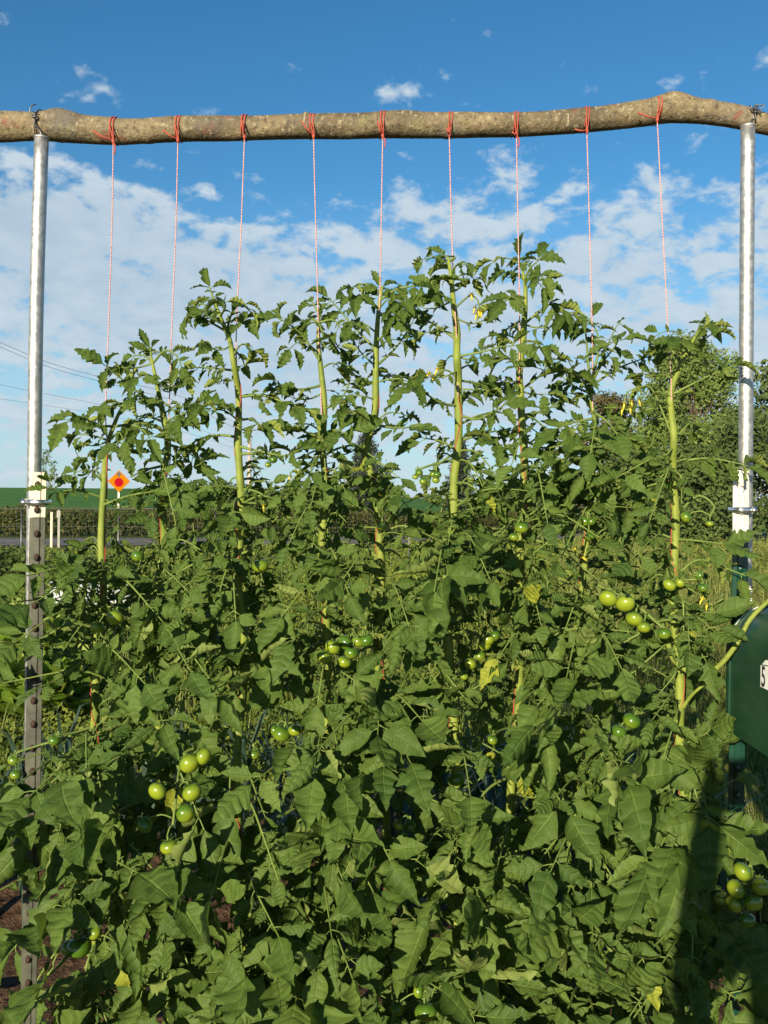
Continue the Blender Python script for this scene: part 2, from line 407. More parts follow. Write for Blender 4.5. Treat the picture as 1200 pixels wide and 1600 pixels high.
# ------------------------------------------------------------------ scattered small plants (ground cover)
def quad_leaves(mb, P, size, N, asp, rnd, m=0, r=None):
    """rhombic leaves folded on the midrib: 4 verts + centre fold -> 2 quads sharing the midrib"""
    n = len(P); r = r or np.random.default_rng(1)
    up = r.normal(size=(n, 3)); D = np.cross(N, up); D /= np.maximum(np.linalg.norm(D, axis=1), 1e-6)[:, None]
    S = np.cross(D, N); size = size[:, None]; w = size*asp
    base = P - D*size*.5; tip = P + D*size*.5 - N*size*.12
    mid = P + N*size*.03
    l1 = P - S*w*.5 + N*size*.1 - D*size*.12; r1 = P + S*w*.5 + N*size*.1 - D*size*.12
    V = np.stack([base, l1, tip, mid, r1], 1).reshape(-1, 3)
    k = np.arange(n)*5
    Q = np.concatenate([np.stack([k, k+3, k+2, k+1], 1), np.stack([k, k+4, k+2, k+3], 1)])
    A = np.zeros((n, 5, 3)); A[:, :, 2] = rnd[:, None]; A[:, 2, 0] = 1; A[:, 1, 1] = -1; A[:, 4, 1] = 1
    mb.add(V, Q, A.reshape(-1, 3), m)
def blades(mb, P, h, w, lean, rnd, m=0, r=None, curl=.5):
    """grass blades / strap leaves: 3 segments"""
    n = len(P); r = r or np.random.default_rng(2)
    az_ = r.uniform(0, 2*np.pi, n); d = np.stack([np.cos(az_), np.sin(az_), np.zeros(n)], 1); s = np.stack([-d[:, 1], d[:, 0], d[:, 2]], 1)
    V = []
    for i, t in enumerate((0, .4, .75, 1.0)):
        c = P + d*(lean*h*(t**2))[:, None] + np.array([0, 0, 1.0])*(h*(t - curl*lean*t**3))[:, None]
        ww = (w*(1-t**1.7)*.5 + .0003)[:, None]
        V += [c - s*ww, c + s*ww]
    V = np.stack(V, 1).reshape(-1, 3); k = np.arange(n)*8
    Q = np.concatenate([np.stack([k+2*i, k+2*i+1, k+2*i+3, k+2*i+2], 1) for i in range(3)])
    A = np.zeros((n, 8, 3)); A[:, :, 2] = rnd[:, None]
    mb.add(V, Q, A.reshape(-1, 3), m)
def vnoise(x, y, s, seed=0):
    return .5 + .25*(np.sin(x*s*1.3+seed)*np.cos(y*s*1.1+seed*1.7) + np.sin(x*s*2.9+y*s*1.9+seed*.6)*.6 + np.cos(x*s*.7-y*s*2.3+seed*2.2)*.4)
M['weed'] = leaf_mat('weed leaf', (.045, .080, .014, 1), (.19, .215, .032, 1), (.16, .19, .05, 1), tf=.25, trans=(.25, .32, .03), veins=False, rough=.7)
M['grass'] = leaf_mat('meadow grass', (.075, .105, .022, 1), (.22, .23, .055, 1), (.18, .20, .06, 1), tf=.25, trans=(.28, .32, .04), veins=False, rough=.7)
M['brush'] = leaf_mat('roadside brush', (.032, .040, .012, 1), (.105, .098, .030, 1), (.10, .10, .04, 1), tf=.15, veins=False, rough=.8)
M['bush'] = leaf_mat('bush leaf', (.030, .055, .014, 1), (.085, .125, .028, 1), (.09, .12, .04, 1), tf=.2, veins=False, rough=.7)

r = np.random.default_rng(11)
n = 90000
Yw = np.exp(r.uniform(math.log(4.6), math.log(30), n)); Xw = r.uniform(-.50, .50, n)*Yw
hmax = np.clip(.06 + .75*(vnoise(Xw, Yw, 1.6, 1)-.25)+.35*np.clip(vnoise(Xw, Yw, 4.3, 6)-.5, 0, 1), .03, .75)*(.6+.6*np.clip((Yw-5)/9, 0, 1))*np.where((Xw < -.22*Yw) & (Yw > 11), .30, 1)
Zw = hmax*r.uniform(0, 1, n)**.7
Nw = r.normal(size=(n, 3))*.6 + np.array([-.4, -.9, .5]); Nw /= np.linalg.norm(Nw, axis=1)[:, None]
keep = ~((Yw > 27) & (Xw < 0))
mb = MB(); quad_leaves(mb, np.stack([Xw, Yw, Zw], 1)[keep], (.016+.0042*Yw*r.uniform(.35, 1.5, n)*(.6+.8*vnoise(Xw, Yw, .7, 13)))[keep], Nw[keep], .5, np.clip(r.normal(.5, .25, n) + 1.1*(vnoise(Xw, Yw, .9, 4)-.5) + .5*(vnoise(Xw, Yw, 3.1, 8)-.5), 0, 1)[keep], r=r)
n = 9000
Yq = np.exp(r.uniform(math.log(4.6), math.log(22), n)); Xq = r.uniform(-.50, .50, n)*Yq; kq = (vnoise(Xq, Yq, 1.1, 21) > .5) & ~((Xq < -.22*Yq) & (Yq > 10))
blades(mb, np.stack([Xq, Yq, np.zeros(n)], 1)[kq], (r.uniform(.25, .8, n)*np.clip(Yq/9, .5, 1))[kq], (.004+.0012*Yq)[kq], r.uniform(.1, .8, n)[kq], np.clip(r.normal(.7, .3, n), 0, 1)[kq], r=r)
tag(mb.build('garden_weeds', 'weed'), 'low yellow green weeds and vines covering the garden floor', 'weeds', kind='stuff')
n = 26000
Yg = np.exp(r.uniform(math.log(3.2), math.log(30), n)); Xg = r.uniform(.20, .56, n)*Yg
keep = ~((Xg < 1.3) & (Yg < 3.6)) & (Xg > .9)
hg = (.25 + .75*vnoise(Xg, Yg, .8, 9))*r.uniform(.5, 1.1, n)*np.clip(Yg/7, .6, 1.15)
mb = MB(); blades(mb, np.stack([Xg, Yg, np.zeros(n)], 1)[keep], hg[keep], (.004+.0011*Yg)[keep], r.uniform(.1, .7, n)[keep], np.clip(r.normal(.5, .28, n), 0, 1)[keep], r=r)
n = 16000
Yg = np.exp(r.uniform(math.log(3.2), math.log(30), n)); Xg = r.uniform(.24, .56, n)*Yg
keep = Xg > 1.1
Nw = r.normal(size=(n, 3))*.7 + np.array([-.25, -.6, .6]); Nw /= np.linalg.norm(Nw, axis=1)[:, None]
Zg = (.2+.6*vnoise(Xg, Yg, .8, 9))*r.uniform(.1, 1.0, n)*np.clip(Yg/8, .5, 1.1)
quad_leaves(mb, np.stack([Xg, Yg, Zg], 1)[keep], (.018+.005*Yg)[keep], Nw[keep], .4, r.uniform(0, 1, n)[keep], r=r)
tag(mb.build('meadow_grass', 'grass'), 'tall yellow green meadow grass behind the right post', 'grass', kind='stuff')
# roadside brush across the road, left
n = 26000
Xb = r.uniform(-26, 10, n); cY = np.interp(Xb, rp[:, 0], rp[:, 1])
Yb = cY + 5.2 + r.uniform(0, 3.5, n); hb = 1.05 + .30*vnoise(Xb, Yb, .9, 2)
Zb = hb*r.uniform(0, 1, n)**.75
Nb = r.normal(size=(n, 3))*.7 + np.array([-.25, -.7, .45]); Nb /= np.linalg.norm(Nb, axis=1)[:, None]
mb = MB(); quad_leaves(mb, np.stack([Xb, Yb, Zb], 1), r.uniform(.10, .24, n), Nb, .45, np.clip(r.normal(.45, .3, n), 0, 1), r=r)
tag(mb.build('roadside_brush', 'brush'), 'brown green brush growing along the far edge of the road', 'brush', kind='stuff')

# ------------------------------------------------------------------ trees
def crown_leaves(mb, clumps, per, size, asp, r, tone=0.0, squash=.8):
    for c, rad in clumps:
        n = int(2.4*per*(rad**2)/.35)+20
        d = r.normal(size=(n, 3)); d /= np.linalg.norm(d, axis=1)[:, None]
        P = np.array(c) + d*(rad*r.uniform(.2, 1.12, n)**.6)[:, None]*np.array([1, 1, squash])
        N = d*.8 + r.normal(size=(n, 3))*.6 + np.array([-.15, -.35, .35]); N /= np.linalg.norm(N, axis=1)[:, None]
        quad_leaves(mb, P, size*r.uniform(.6, 1.4, n), N, asp, np.clip(r.normal(.5+tone, .2, n)+r.uniform(-.2, .2), 0, 1), r=r)
M['trunk'] = simple('tree bark', ((.06, .045, .033, 1), (.12, .09, .065, 1)), 6, .9, .1)
def tree(name, label, x, Y, h, rad, mt, seed, leaf=.16, per=70, base_f=.22, lobes=26, tone=0, group=None, cat='tree', egg=1.0):
    r = np.random.default_rng(seed)
    t = empty(name, (x, Y, 0), label, cat, group)
    tm = MB(); cm = MB()
    top = np.array([x + r.normal()*.2, Y + r.normal()*.2, h*.86])
    tr = spline([(x, Y, -.1), (x+r.normal()*.1, Y, h*.3), (x+r.normal()*.25, Y+r.normal()*.2, h*.6), top], 14)
    tube(tm, tr, np.linspace(h*.020, h*.001, 14)**1.0*np.linspace(1, .45, 14), 8)
    clumps = []
    for i in range(lobes):
        f = base_f + (1-base_f)*r.uniform(.06, .97)
        u = (f-base_f)/(1-base_f)
        prof = (math.sin(math.pi*min(.98, max(.03, u**.75)))**.6)*egg + .12
        a = r.uniform(0, 2*math.pi); q = rad*prof*r.uniform(.35, .92)
        c = np.array([x+math.cos(a)*q, Y+math.sin(a)*q, f*h*.95])
        cr = rad*r.uniform(.26, .46)
        clumps.append((c, cr))
        j = int(np.clip((f*.72)*13, 1, 12))
        tube(tm, spline([tr[j], (tr[j]+c)/2 + [0, 0, -.05*h*.3], c], 6), np.linspace(h*.0032, h*.0008, 6), 5)
    crown_leaves(cm, clumps, per, leaf, .6, r, tone)
    tm.build('trunk', 'trunk', t); cm.build('crown', mt, t)
    return t
M['tree_mid'] = leaf_mat('broad tree leaf', (.062, .106, .027, 1), (.188, .244, .062, 1), (.12, .15, .06, 1), tf=.2, veins=False, rough=.7)
M['tree_dark'] = leaf_mat('dark tree leaf', (.037, .062, .019, 1), (.106, .140, .037, 1), (.07, .09, .035, 1), tf=.15, veins=False, rough=.75)
M['tree_brown'] = leaf_mat('bronze tree leaf', (.050, .045, .022, 1), (.131, .106, .050, 1), (.09, .08, .04, 1), tf=.12, veins=False, rough=.8)
M['spruce'] = leaf_mat('spruce needles', (.022, .034, .026, 1), (.060, .075, .055, 1), (.05, .06, .05, 1), tf=.05, veins=False, rough=.8)
GT = 'trees behind the garden'
def wx(px, Y): return at(px, 790, Y).x
def hz_(py, px, Y): return at(px, py, Y).z
tree('broadleaf_tree', 'tall pale green leafy tree rising left of the right pipe', wx(1078, 40), 40, hz_(518, 1078, 40), 2.5, 'tree_mid', 21, .15, 120, .10, 64, .15, GT)
tree('broadleaf_tree', 'bronze brown tree low behind the yellow flower truss', wx(955, 46), 46, hz_(612, 955, 46), 2.3, 'tree_brown', 22, .20, 60, .12, 30, 0, GT)
tree('broadleaf_tree', 'dark tree at the frame edge right of the pipe', wx(1215, 36), 36, hz_(560, 1215, 36), 2.1, 'tree_dark', 23, .19, 60, .1, 32, .1, GT)
tree('broadleaf_tree', 'dark round bush like tree under the tall pale tree', wx(1075, 31), 31, hz_(690, 1075, 31), 2.0, 'tree_dark', 24, .16, 90, .03, 34, .1, GT, egg=1.1)
tree('broadleaf_tree', 'wide dark green tree behind the right post', wx(1165, 33), 33, hz_(640, 1165, 33), 1.9, 'tree_dark', 25, .17, 80, .05, 30, 0, GT)
tree('broadleaf_tree', 'low dark bush left of the bronze tree', wx(985, 34), 34, hz_(700, 985, 34), 1.7, 'tree_dark', 26, .16, 80, .03, 26, .1, GT)
tree('broadleaf_tree', 'low green bush between the tomato tips and bronze tree', wx(885, 52), 52, hz_(735, 885, 52), 2.0, 'tree_dark', 27, .2, 70, .03, 22, .1, GT)
tree('young_tree', 'small thin lone tree on the far field beside the left pipe', wx(70, 90), 90, hz_(698, 70, 90), 1.3, 'tree_mid', 28, .22, 22, .35, 12, 0)
for k_, (px, top, w) in enumerate(((352, 752, 3.4), (412, 768, 3.2), (465, 762, 3.6), (505, 772, 3.0), (300, 772, 3.5), (790, 768, 4), (845, 758, 4))):
    tree('distant_tree', 'rounded dark tree in the distant tree line behind the tomatoes', wx(px, 115), 115, hz_(top, px, 115), w, 'tree_dark', 40+k_, .5, 14, .05, 16, .1, 'distant tree line')
def conifer(label, px, top, Y, half, seed):
    r = np.random.default_rng(seed); x = wx(px, Y); h = hz_(top, px, Y); rad = half/F*Y
    t = empty('conifer', (x, Y, 0), label, 'tree', 'conifers behind the garden')
    tm = MB(); cm = MB(); tube(tm, [(x, Y, -.1), (x, Y, h*.5), (x, Y, h)], [h*.02, h*.012, .02], 8)
    P, N = [], []
    for lv in np.linspace(.06, .98, 26):
        R_ = rad*(1-lv)**.8*1.05 + .05
        for b in range(9):
            a = r.uniform(0, 6.283); L = R_*r.uniform(.7, 1.1)
            tip = np.array([x+math.cos(a)*L, Y+math.sin(a)*L, h*lv - L*.28])
            root = np.array([x, Y, h*lv])
            tube(tm, [root, tip], [.03, .01], 4, cap=False)
            nn = int(14+26*L)
            tt = r.uniform(.15, 1.05, nn)[:, None]
            P.append(root + (tip-root)*tt + r.normal(size=(nn, 3))*[.16, .16, .10]); N.append(r.normal(size=(nn, 3)) + [0, -.3, .5])
    P = np.concatenate(P); N = np.concatenate(N); N /= np.linalg.norm(N, axis=1)[:, None]
    quad_leaves(cm, P, r.uniform(.16, .36, len(P)), N, .35, np.clip(r.normal(.45, .25, len(P)), 0, 1), r=r)
    tm.build('trunk', 'trunk', t); cm.build('crown', 'spruce', t)
conifer('dark conifer seen past the fifth tomato stem', 572, 668, 62, 52, 3)
conifer('blue grey spruce seen past the tallest tomato stem', 718, 688, 62, 36, 4)
def bush(label, px, Y, h, rad, seed, mt='bush', leaf=.07, per=260, group='bushes at the garden edge'):
    r = np.random.default_rng(seed); x = wx(px, Y)
    t = empty('bush', (x, Y, 0), label, 'bush', group); tm = MB(); cm = MB(); cl = []
    for i in range(14):
        a = r.uniform(0, 6.283); q = rad*r.uniform(0, .8); z = h*r.uniform(.25, .8)
        c = np.array([x+math.cos(a)*q, Y+math.sin(a)*q, z]); cl.append((c, rad*r.uniform(.28, .45)))
        tube(tm, [(x, Y, 0), (x+(c[0]-x)*.5, Y, z*.6), tuple(c)], [.02, .014, .006], 5)
    crown_leaves(cm, cl, per, leaf, .6, r, 0, .75)
    tm.build('stem', 'trunk', t); cm.build('foliage', mt, t)
bush('low green bush left of the left post, at the frame edge', 5, 15, .85, .75, 61)
bush('low green bush just right of the left post, below the road', 105, 14, .62, .60, 62)
bush('low green bush below the road sign', 190, 15, .70, .6, 63)

# ------------------------------------------------------------------ background things
# stop-ahead sign
def diamond_sign():
    Y = 43; c = at(186, 752, Y)
    t = empty('road_sign', (c.x, Y, 0), 'orange diamond warning sign with red octagon beside the leftmost tomato stem', 'road sign')
    M['orange'] = simple('orange sign face', ((.34, .112, .0008, 1), (.37, .125, .001, 1)), 4, .8, .05)
    M['signred'] = simple('red sign symbol', ((.24, .002, .010, 1), (.27, .003, .013, 1)), 4, .8, .05)
    M['signink'] = simple('black sign arrow', ((.02, .02, .02, 1), (.03, .03, .03, 1)), 4, .5, .3)
    hd = 17.3/F*Y
    def poly(pts, y0, y1, name, mt, par):
        mb = MB(); n = len(pts)
        V = [(c.x+p[0], y0, c.z+p[1]) for p in pts] + [(c.x+p[0], y1, c.z+p[1]) for p in pts] + [(c.x, y0, c.z+np.mean([p[1] for p in pts]))]
        Q = [[i, (i+1) % n, n+(i+1) % n, n+i] for i in range(n)] + [[2*n, (i+2) % n, i+1, i] for i in range(0, n, 2)]
        mb.add(V, Q); return mb.build(name, mt, par, smooth=False)
    s = poly([(0, -hd), (hd, 0), (0, hd), (-hd, 0)], Y-.02, Y, 'sign_panel', 'orange', t)
    o8 = [(math.cos(R(22.5+45*i))*hd*.42, math.sin(R(22.5+45*i))*hd*.42 - hd*.10) for i in range(8)]
    poly(o8, Y-.028, Y-.021, 'red_octagon', 'signred', s)
    poly([(-hd*.09, hd*.40), (hd*.09, hd*.40), (hd*.09, hd*.6), (hd*.28, hd*.6), (0, hd*.88), (-hd*.28, hd*.6), (-hd*.09, hd*.6), (-hd*.09, hd*.5)], Y-.028, Y-.021, 'arrow', 'signink', s)
    mb = MB(); box(mb, (c.x-.02, Y+.04, (c.z-hd*.3)/2), (.07, .05, c.z-hd*.3)); mb.build('sign_post', 'galv', t, False)
diamond_sign()
for px, top, bot, lab in ((81, 800, 846, 'pale wooden marker post by the road, nearest the left post'), (92.5, 797, 842, 'white topped marker post by the road, second from the left post')):
    Y = 29; a = at(px, top, Y)
    mb = MB(); box(mb, (a.x, Y, a.z/2), (.075, .06, a.z))
    if px > 90: box(mb, (a.x, Y-.045, a.z-.14), (.12, .02, .22), 1)
    tag(mb.build('marker_post', ['white', 'white'] if px > 90 else ['tip_old'], None, False), lab, 'post', 'marker posts by the road')
# utility poles and wires
M['pole'] = simple('pale weathered pole', ((.34, .27, .23, 1), (.46, .38, .33, 1)), 2, .8, .2)
for px, top, Y, w, lab in ((390, 668, 70, .15, 'tall pale utility pole behind the third tomato plant'), (542, 716, 140, .12, 'thin distant pole left of the dark conifer'), (511, 735, 180, .10, 'shortest distant pole behind the fourth tomato plant')):
    a = at(px, top, Y)
    t = empty('utility_pole', (a.x, Y, 0), lab, 'pole', 'utility poles'); mb = MB(); tube(mb, [(a.x+.05, Y, -.2), (a.x, Y, a.z)], [w*1.15, w*.9], 10); mb.build('shaft', 'pole', t)
    mb = MB(); box(mb, (a.x, Y-.13, a.z-.25), (.5, .08, .09)); mb.build('bracket', 'pole', t, False)
for k_, (pts, lab) in enumerate((([(-60, 512, 42), (0, 535, 45), (75, 566, 50), (160, 590, 55), (290, 622, 62), (389, 672, 69.9)], 'uppermost of the dark power lines behind the left pipe'),
        ([(-60, 518, 42), (0, 542, 45), (75, 573, 50), (160, 597, 55), (290, 632, 62), (389, 680, 69.9)], 'second power line, just under the uppermost wire'),
        ([(-60, 586, 42), (0, 601, 45), (75, 616, 50), (160, 633, 55), (290, 664, 62), (389, 700, 69.9)], 'third power line down, faint behind the left pipe'),
        ([(-60, 612, 42), (0, 623, 45), (75, 634, 50), (160, 648, 55), (290, 676, 62), (389, 708, 69.9)], 'lowest faint power line behind the left pipe'))):
    mb = MB(); tube(mb, spline([at(*p) for p in pts], 30), .011 if k_ < 2 else .007, 5); tag(mb.build('power_line', 'wire'), lab, 'wire', 'power lines')
# garden fence
def fence():
    Y = 17; ft = empty('garden_fence', (wx(300, Y), Y, 0), 'low wire garden fence with pale top rail running behind the tomato row', 'fence')
    x0, x1 = wx(-120, Y), wx(640, Y); z0, z1 = at(-120, 795, Y).z, at(640, 795, Y).z
    mb = MB(); tube(mb, [(x0, Y, z0), (x1, Y, z1)], .013, 8); mb.build('top_rail', 'post_old', ft)
    for i in range(6):
        f = i/5; mb = MB(); tube(mb, [(x0+(x1-x0)*f, Y+.05, -.05), (x0+(x1-x0)*f, Y+.05, z0+(z1-z0)*f)], .014, 8); mb.build('post', 'wire', ft)
    mb = MB()
    for zf in (.15, .35, .55, .75): tube(mb, [(x0, Y, z0*zf), (x1, Y, z1*zf)], .0015, 4, cap=False)
    for i in range(70):
        f = (i+.5)/70; tube(mb, [(x0+(x1-x0)*f, Y, 0), (x0+(x1-x0)*f, Y, z0)], .0012, 4, cap=False)
    mb.build('wire_mesh', 'wire', ft)
fence()
# shed far behind with a reddish roof
def shed():
    Y = 95; c = at(570, 786, Y); w = 2.6
    t = empty('shed', (c.x, Y, 0), 'small distant shed with a reddish brown roof behind the fifth tomato plant', 'shed')
    M['roofred'] = simple('red brown roof', ((.20, .075, .045, 1), (.28, .11, .07, 1)), 2, .8, .2)
    M['siding'] = simple('pale siding', ((.45, .40, .32, 1), (.52, .47, .38, 1)), 2, .8, .2)
    mb = MB(); box(mb, (c.x, Y, .75), (w, 2.4, 1.5)); wl = mb.build('wall', 'siding', t, False)
    mb = MB(); V = [(c.x-w/2-.15, Y-1.4, 1.45), (c.x+w/2+.15, Y-1.4, 1.45), (c.x+w/2+.15, Y, 2.35), (c.x-w/2-.15, Y, 2.35), (c.x-w/2-.15, Y+1.4, 1.45), (c.x+w/2+.15, Y+1.4, 1.45)]
    mb.add(V, [[0, 1, 2, 3], [3, 2, 5, 4], [0, 3, 4, 4], [1, 5, 2, 2]]); mb.build('roof', 'roofred', t, False)
    mb = MB(); box(mb, (c.x+.3, Y-1.215, .55), (.7, .03, 1.1)); mb.build('door', 'white', t, False)
shed()
# white row cover sheet
def row_cover(x0, x1, Y, lab, h=.42):
    r = np.random.default_rng(int(Y*10)); us = np.linspace(0, 1, 24); th = np.linspace(0, math.pi, 14); V = []
    for u in us:
        for a in th:
            k_ = 1 + .03*math.sin(u*40+a*3) + r.normal()*.006
            V.append((x0+(x1-x0)*u, Y-math.cos(a)*.35*k_, .0+math.sin(a)*h*k_*(1-.12*abs(math.sin(u*math.pi*3)))))
    Q = [[i*14+j, (i+1)*14+j, (i+1)*14+j+1, i*14+j+1] for i in range(23) for j in range(13)]
    mb = MB(); mb.add(V, Q); tag(mb.build('row_cover', 'sheet'), lab, 'row cover')
M['sheet'] = simple('white fleece sheet', ((.34, .37, .38, 1), (.44, .46, .46, 1)), 8, .8, .2)
row_cover(wx(85, 12), wx(215, 12), 12, 'white fleece tunnel over a vegetable row behind the leftmost tomato stem', .47)
# lettuces
M['lettuce'] = leaf_mat('lettuce leaf', (.085, .165, .020, 1), (.20, .30, .040, 1), (.26, .32, .07, 1), tf=.3, trans=(.35, .42, .04), veins=False, rough=.5)
def lettuce_mesh(seed):
    r = np.random.default_rng(seed); mb = MB(); nl = 26
    for i in range(nl):
        a = i*2.4 + r.normal()*.2; out_ = .25 + .75*(i/nl); L = .20+.10*out_; tilt = R(78-58*out_)
        us = np.linspace(0, 1, 7); vs = np.linspace(-1, 1, 7); V = []; A = []
        for u in us:
            w = L*.42*math.sin(math.pi*min(.97, .10+.85*u))**.6
            cz = L*(u*math.sin(tilt)) - .06*u*u*out_; cr = .02 + L*u*math.cos(tilt)
            for v in vs:
                ruf = .018*u*abs(v)*math.sin(v*9+u*11+i)
                V.append((math.cos(a)*(cr-abs(v)*w*.3)-math.sin(a)*v*w, math.sin(a)*(cr-abs(v)*w*.3)+math.cos(a)*v*w, cz+abs(v)**2*w*.35+ruf)); A.append((u, v, r.uniform(.2, .9)))
        mb.add(V, [[p*7+q, p*7+q+1, (p+1)*7+q+1, (p+1)*7+q] for p in range(6) for q in range(6)], np.array(A))
    return mb
src = [lettuce_mesh(s_).build('lettuce', 'lettuce') for s_ in (1, 2, 3)]
spots = [(-8, 5.6), (22, 5.9), (52, 5.6), (84, 5.9), (112, 6.2), (10, 6.9), (44, 7.0), (78, 7.2), (105, 7.4), (-12, 7.9), (30, 8.1), (66, 8.3)]
for i, (px, Y) in enumerate(spots):
    o = src[i] if i < 3 else src[i % 3].copy()
    if i >= 3: COL.objects.link(o)
    s_ = rng.uniform(1.35, 1.75); o.location = (wx(px, Y), Y, .12); o.rotation_euler.z = rng.uniform(0, 6); o.scale = (s_, s_, s_*rng.uniform(1.2, 1.6))
    tag(o, 'bright yellow green lettuce head in the garden row behind the left post', 'lettuce', 'lettuces in the garden row')
# leeks
M['leek'] = leaf_mat('leek leaf', (.020, .042, .030, 1), (.048, .080, .054, 1), (.05, .08, .055, 1), tf=.1, veins=False, rough=.45)
def leek_mesh(seed):
    r = np.random.default_rng(seed); mb = MB(); nb = 9
    blades(mb, np.stack([r.normal(size=nb)*.006, r.normal(size=nb)*.006, np.full(nb, .08)], 1), r.uniform(.40, .62, nb), r.uniform(.020, .032, nb), r.uniform(.2, .75, nb), r.uniform(0, 1, nb), r=r, curl=.7)
    tube(mb, [(0, 0, -.02), (0, 0, .12)], [.014, .012], 8, rnd=.9); return mb
lsrc = [leek_mesh(s_).build('leek', 'leek') for s_ in range(4)]
i = 0
for row, Y in enumerate((3.15, 3.6, 4.05)):
    for xx in np.arange(-1.62, 1.35, .19):
        if abs(xx - .2) < .01: continue
        o = lsrc[i] if i < 4 else lsrc[i % 4].copy()
        if i >= 4: COL.objects.link(o)
        o.location = (xx+rng.uniform(-.05, .05), Y+rng.uniform(-.06, .06), 0); o.rotation_euler.z = rng.uniform(0, 6); o.scale = (1, 1, rng.uniform(.9, 1.25))
        tag(o, 'blue green leek with strap leaves in the shade behind the tomatoes', 'leek', 'leeks behind the tomato row'); i += 1

# ------------------------------------------------------------------ trellis: log, pipes, posts
def log_bar():
    cl = [(-120, 200, 21.5), (-20, 199, 22), (62, 197.5, 22), (95, 197, 23.5), (132, 202, 20.5), (177, 205, 19.7), (205, 205.5, 19.5), (280, 202, 18.7), (385, 200, 18.5), (490, 198, 18.2),
          (560, 197, 18.5), (598, 195.5, 19.8), (640, 195, 20), (703, 195.5, 18.5), (808, 194.5, 18.2), (919, 187, 18.2), (1000, 177.5, 19.5), (1038, 172, 20.5), (1060, 171, 20.2), (1100, 174.5, 18.3), (1150, 182, 17), (1200, 195, 15.5), (1330, 222, 14)]
    P = spline([at(x, y, 2.047) for x, y, _ in cl], 360); xsn = np.array([at(x, y, 2.047).x for x, y, _ in cl])
    rad = np.interp(P[:, 0], xsn, [c[2] for c in cl])*2.047/F
    rr = np.random.default_rng(5); seg = 40; th = np.linspace(0, 2*np.pi, seg, endpoint=False)
    jit = np.ones((360, seg)); u = np.linspace(0, 2.1, 360)[:, None]
    for k_ in range(18):
        jit += rr.normal()*.010*np.sin(u*rr.uniform(4, 60)+th*rr.integers(0, 5)+rr.uniform(0, 6))
    jit += rr.normal(size=jit.shape)*.007
    for kx, ka, amp, w in ((1052, .35, .26, .030), (95, .5, .12, .035), (85, 1.6, .08, .012), (700, 2.9, .14, .010), (479, .1, .20, .005), (630, .2, .10, .035), (1105, 1.1, .16, .010), (330, 1.9, .09, .010), (868, 1.4, .10, .008), (1010, 2.6, .10, .012), (232, 2.9, .10, .010)):
        x_ = at(kx, 190, 2.047).x
        jit += amp*np.exp(-((P[:, 0]-x_)/w)**2)[:, None]*np.exp(-((np.angle(np.exp(1j*(th-ka))))/.7)**2)[None, :]
    mb = MB(); tube(mb, P, rad, seg, jitter=jit)
    return tag(mb.build('log_crossbar', 'bark', origin=tuple(P[0])), 'long crooked speckled bark log spanning the two metal pipes', 'log'), P, rad
LOG, LOGP, LOGR = log_bar()
def pipe(pts, lab, Ytop):
    P = [at(*p) for p in pts]
    t = empty('conduit_pipe', P[-1], lab, 'pipe', 'metal pipes holding the log')
    mb = MB(); Ps = spline(P, 24); tube(mb, Ps, .0155, 32); mb.build('tube', 'galv', t)
    mb = MB(); d = unit(Ps[0]-Ps[1]); tube(mb, [Ps[0]-d*.004, Ps[0]+d*.0012], [.0161, .0161], 32); mb.build('cut_rim', 'galv', t)
    return t
pipe([(65, 215, 2.0), (57, 480, 2.005), (53.5, 740, 2.012), (49, 1190, 2.025)], 'shiny metal pipe under the left end of the log', 2.0)
rp_ = pipe([(1168.5, 197, 2.0), (1166.5, 480, 2.003), (1165, 730, 2.008), (1163, 960, 2.014)], 'shiny metal pipe under the right end of the log', 2.0)
def tpost(pts, split, body, tip, stud, labels, nstud, rust):
    top, mid, bot = at(*pts[0]), at(*pts[1]), at(*pts[2])
    bot = mid + (bot-mid)*((mid.z+.25)/(mid.z-bot.z))
    t = empty('fence_post', (bot.x, bot.y, 0), labels, 'post', 'steel fence posts')
    w = .0175
    prof = [(-w, .001), (-w, -.0022), (-.008, -.0035), (-.0062, -.0062), (.0062, -.0062), (.008, -.0035), (w, -.0022), (w, .001), (.0025, .003), (.0022, .024), (-.0022, .024), (-.0025, .003)]
    mb = MB(); prism(mb, prof, mid, top); mb.build('painted_tip', tip, t, False)
    mb = MB(); prism(mb, prof, bot, mid - (mid-bot).normalized()*.0008); mb.build('post_body', body, t, False)
    d = (bot-top); L = d.length; d.normalize(); z = .028; first = None
    rs = random.Random(int(abs(top.x*1000)))
    while z < L-.3:
        c = top + d*(z + rs.uniform(-.002, .002)) + Vector((rs.uniform(-.0012, .0012), 0, 0))
        if first is None:
            mb = MB(); th = np.linspace(0, 2*np.pi, 12, endpoint=False); V = []
            for yy, s_ in ((-.004, 1.0), (-.0105, .95), (-.0132, .6), (-.0138, .05)):
                for a in th: V.append((math.cos(a)*.0062*s_, yy, math.sin(a)*.0082*s_ - (.002 if yy < -.01 else 0)))
            mb.add(V, [[i_*12+j, i_*12+(j+1) % 12, (i_+1)*12+(j+1) % 12, (i_+1)*12+j] for i_ in range(3) for j in range(12)])
            o = mb.build('stud', stud[0], None); o.location = c; first = o; put_under(o, t)
            second = None
        else:
            o = first.copy()
            if (c - top).dot(d) > (mid-top).length:
                if second is None: second = first.data.copy(); second.materials[0] = M[stud[1]]
                o.data = second
            COL.objects.link(o); o.location = c
        z += nstud
    return t
tpost([(61, 738, 1.985), (59, 808, 1.986), (45, 1560, 2.0)], 0, 'post_old', 'tip_old', ('rust', 'rust'), 'weathered grey green fence post with rusty studs clamped to the left pipe', .0535, True)
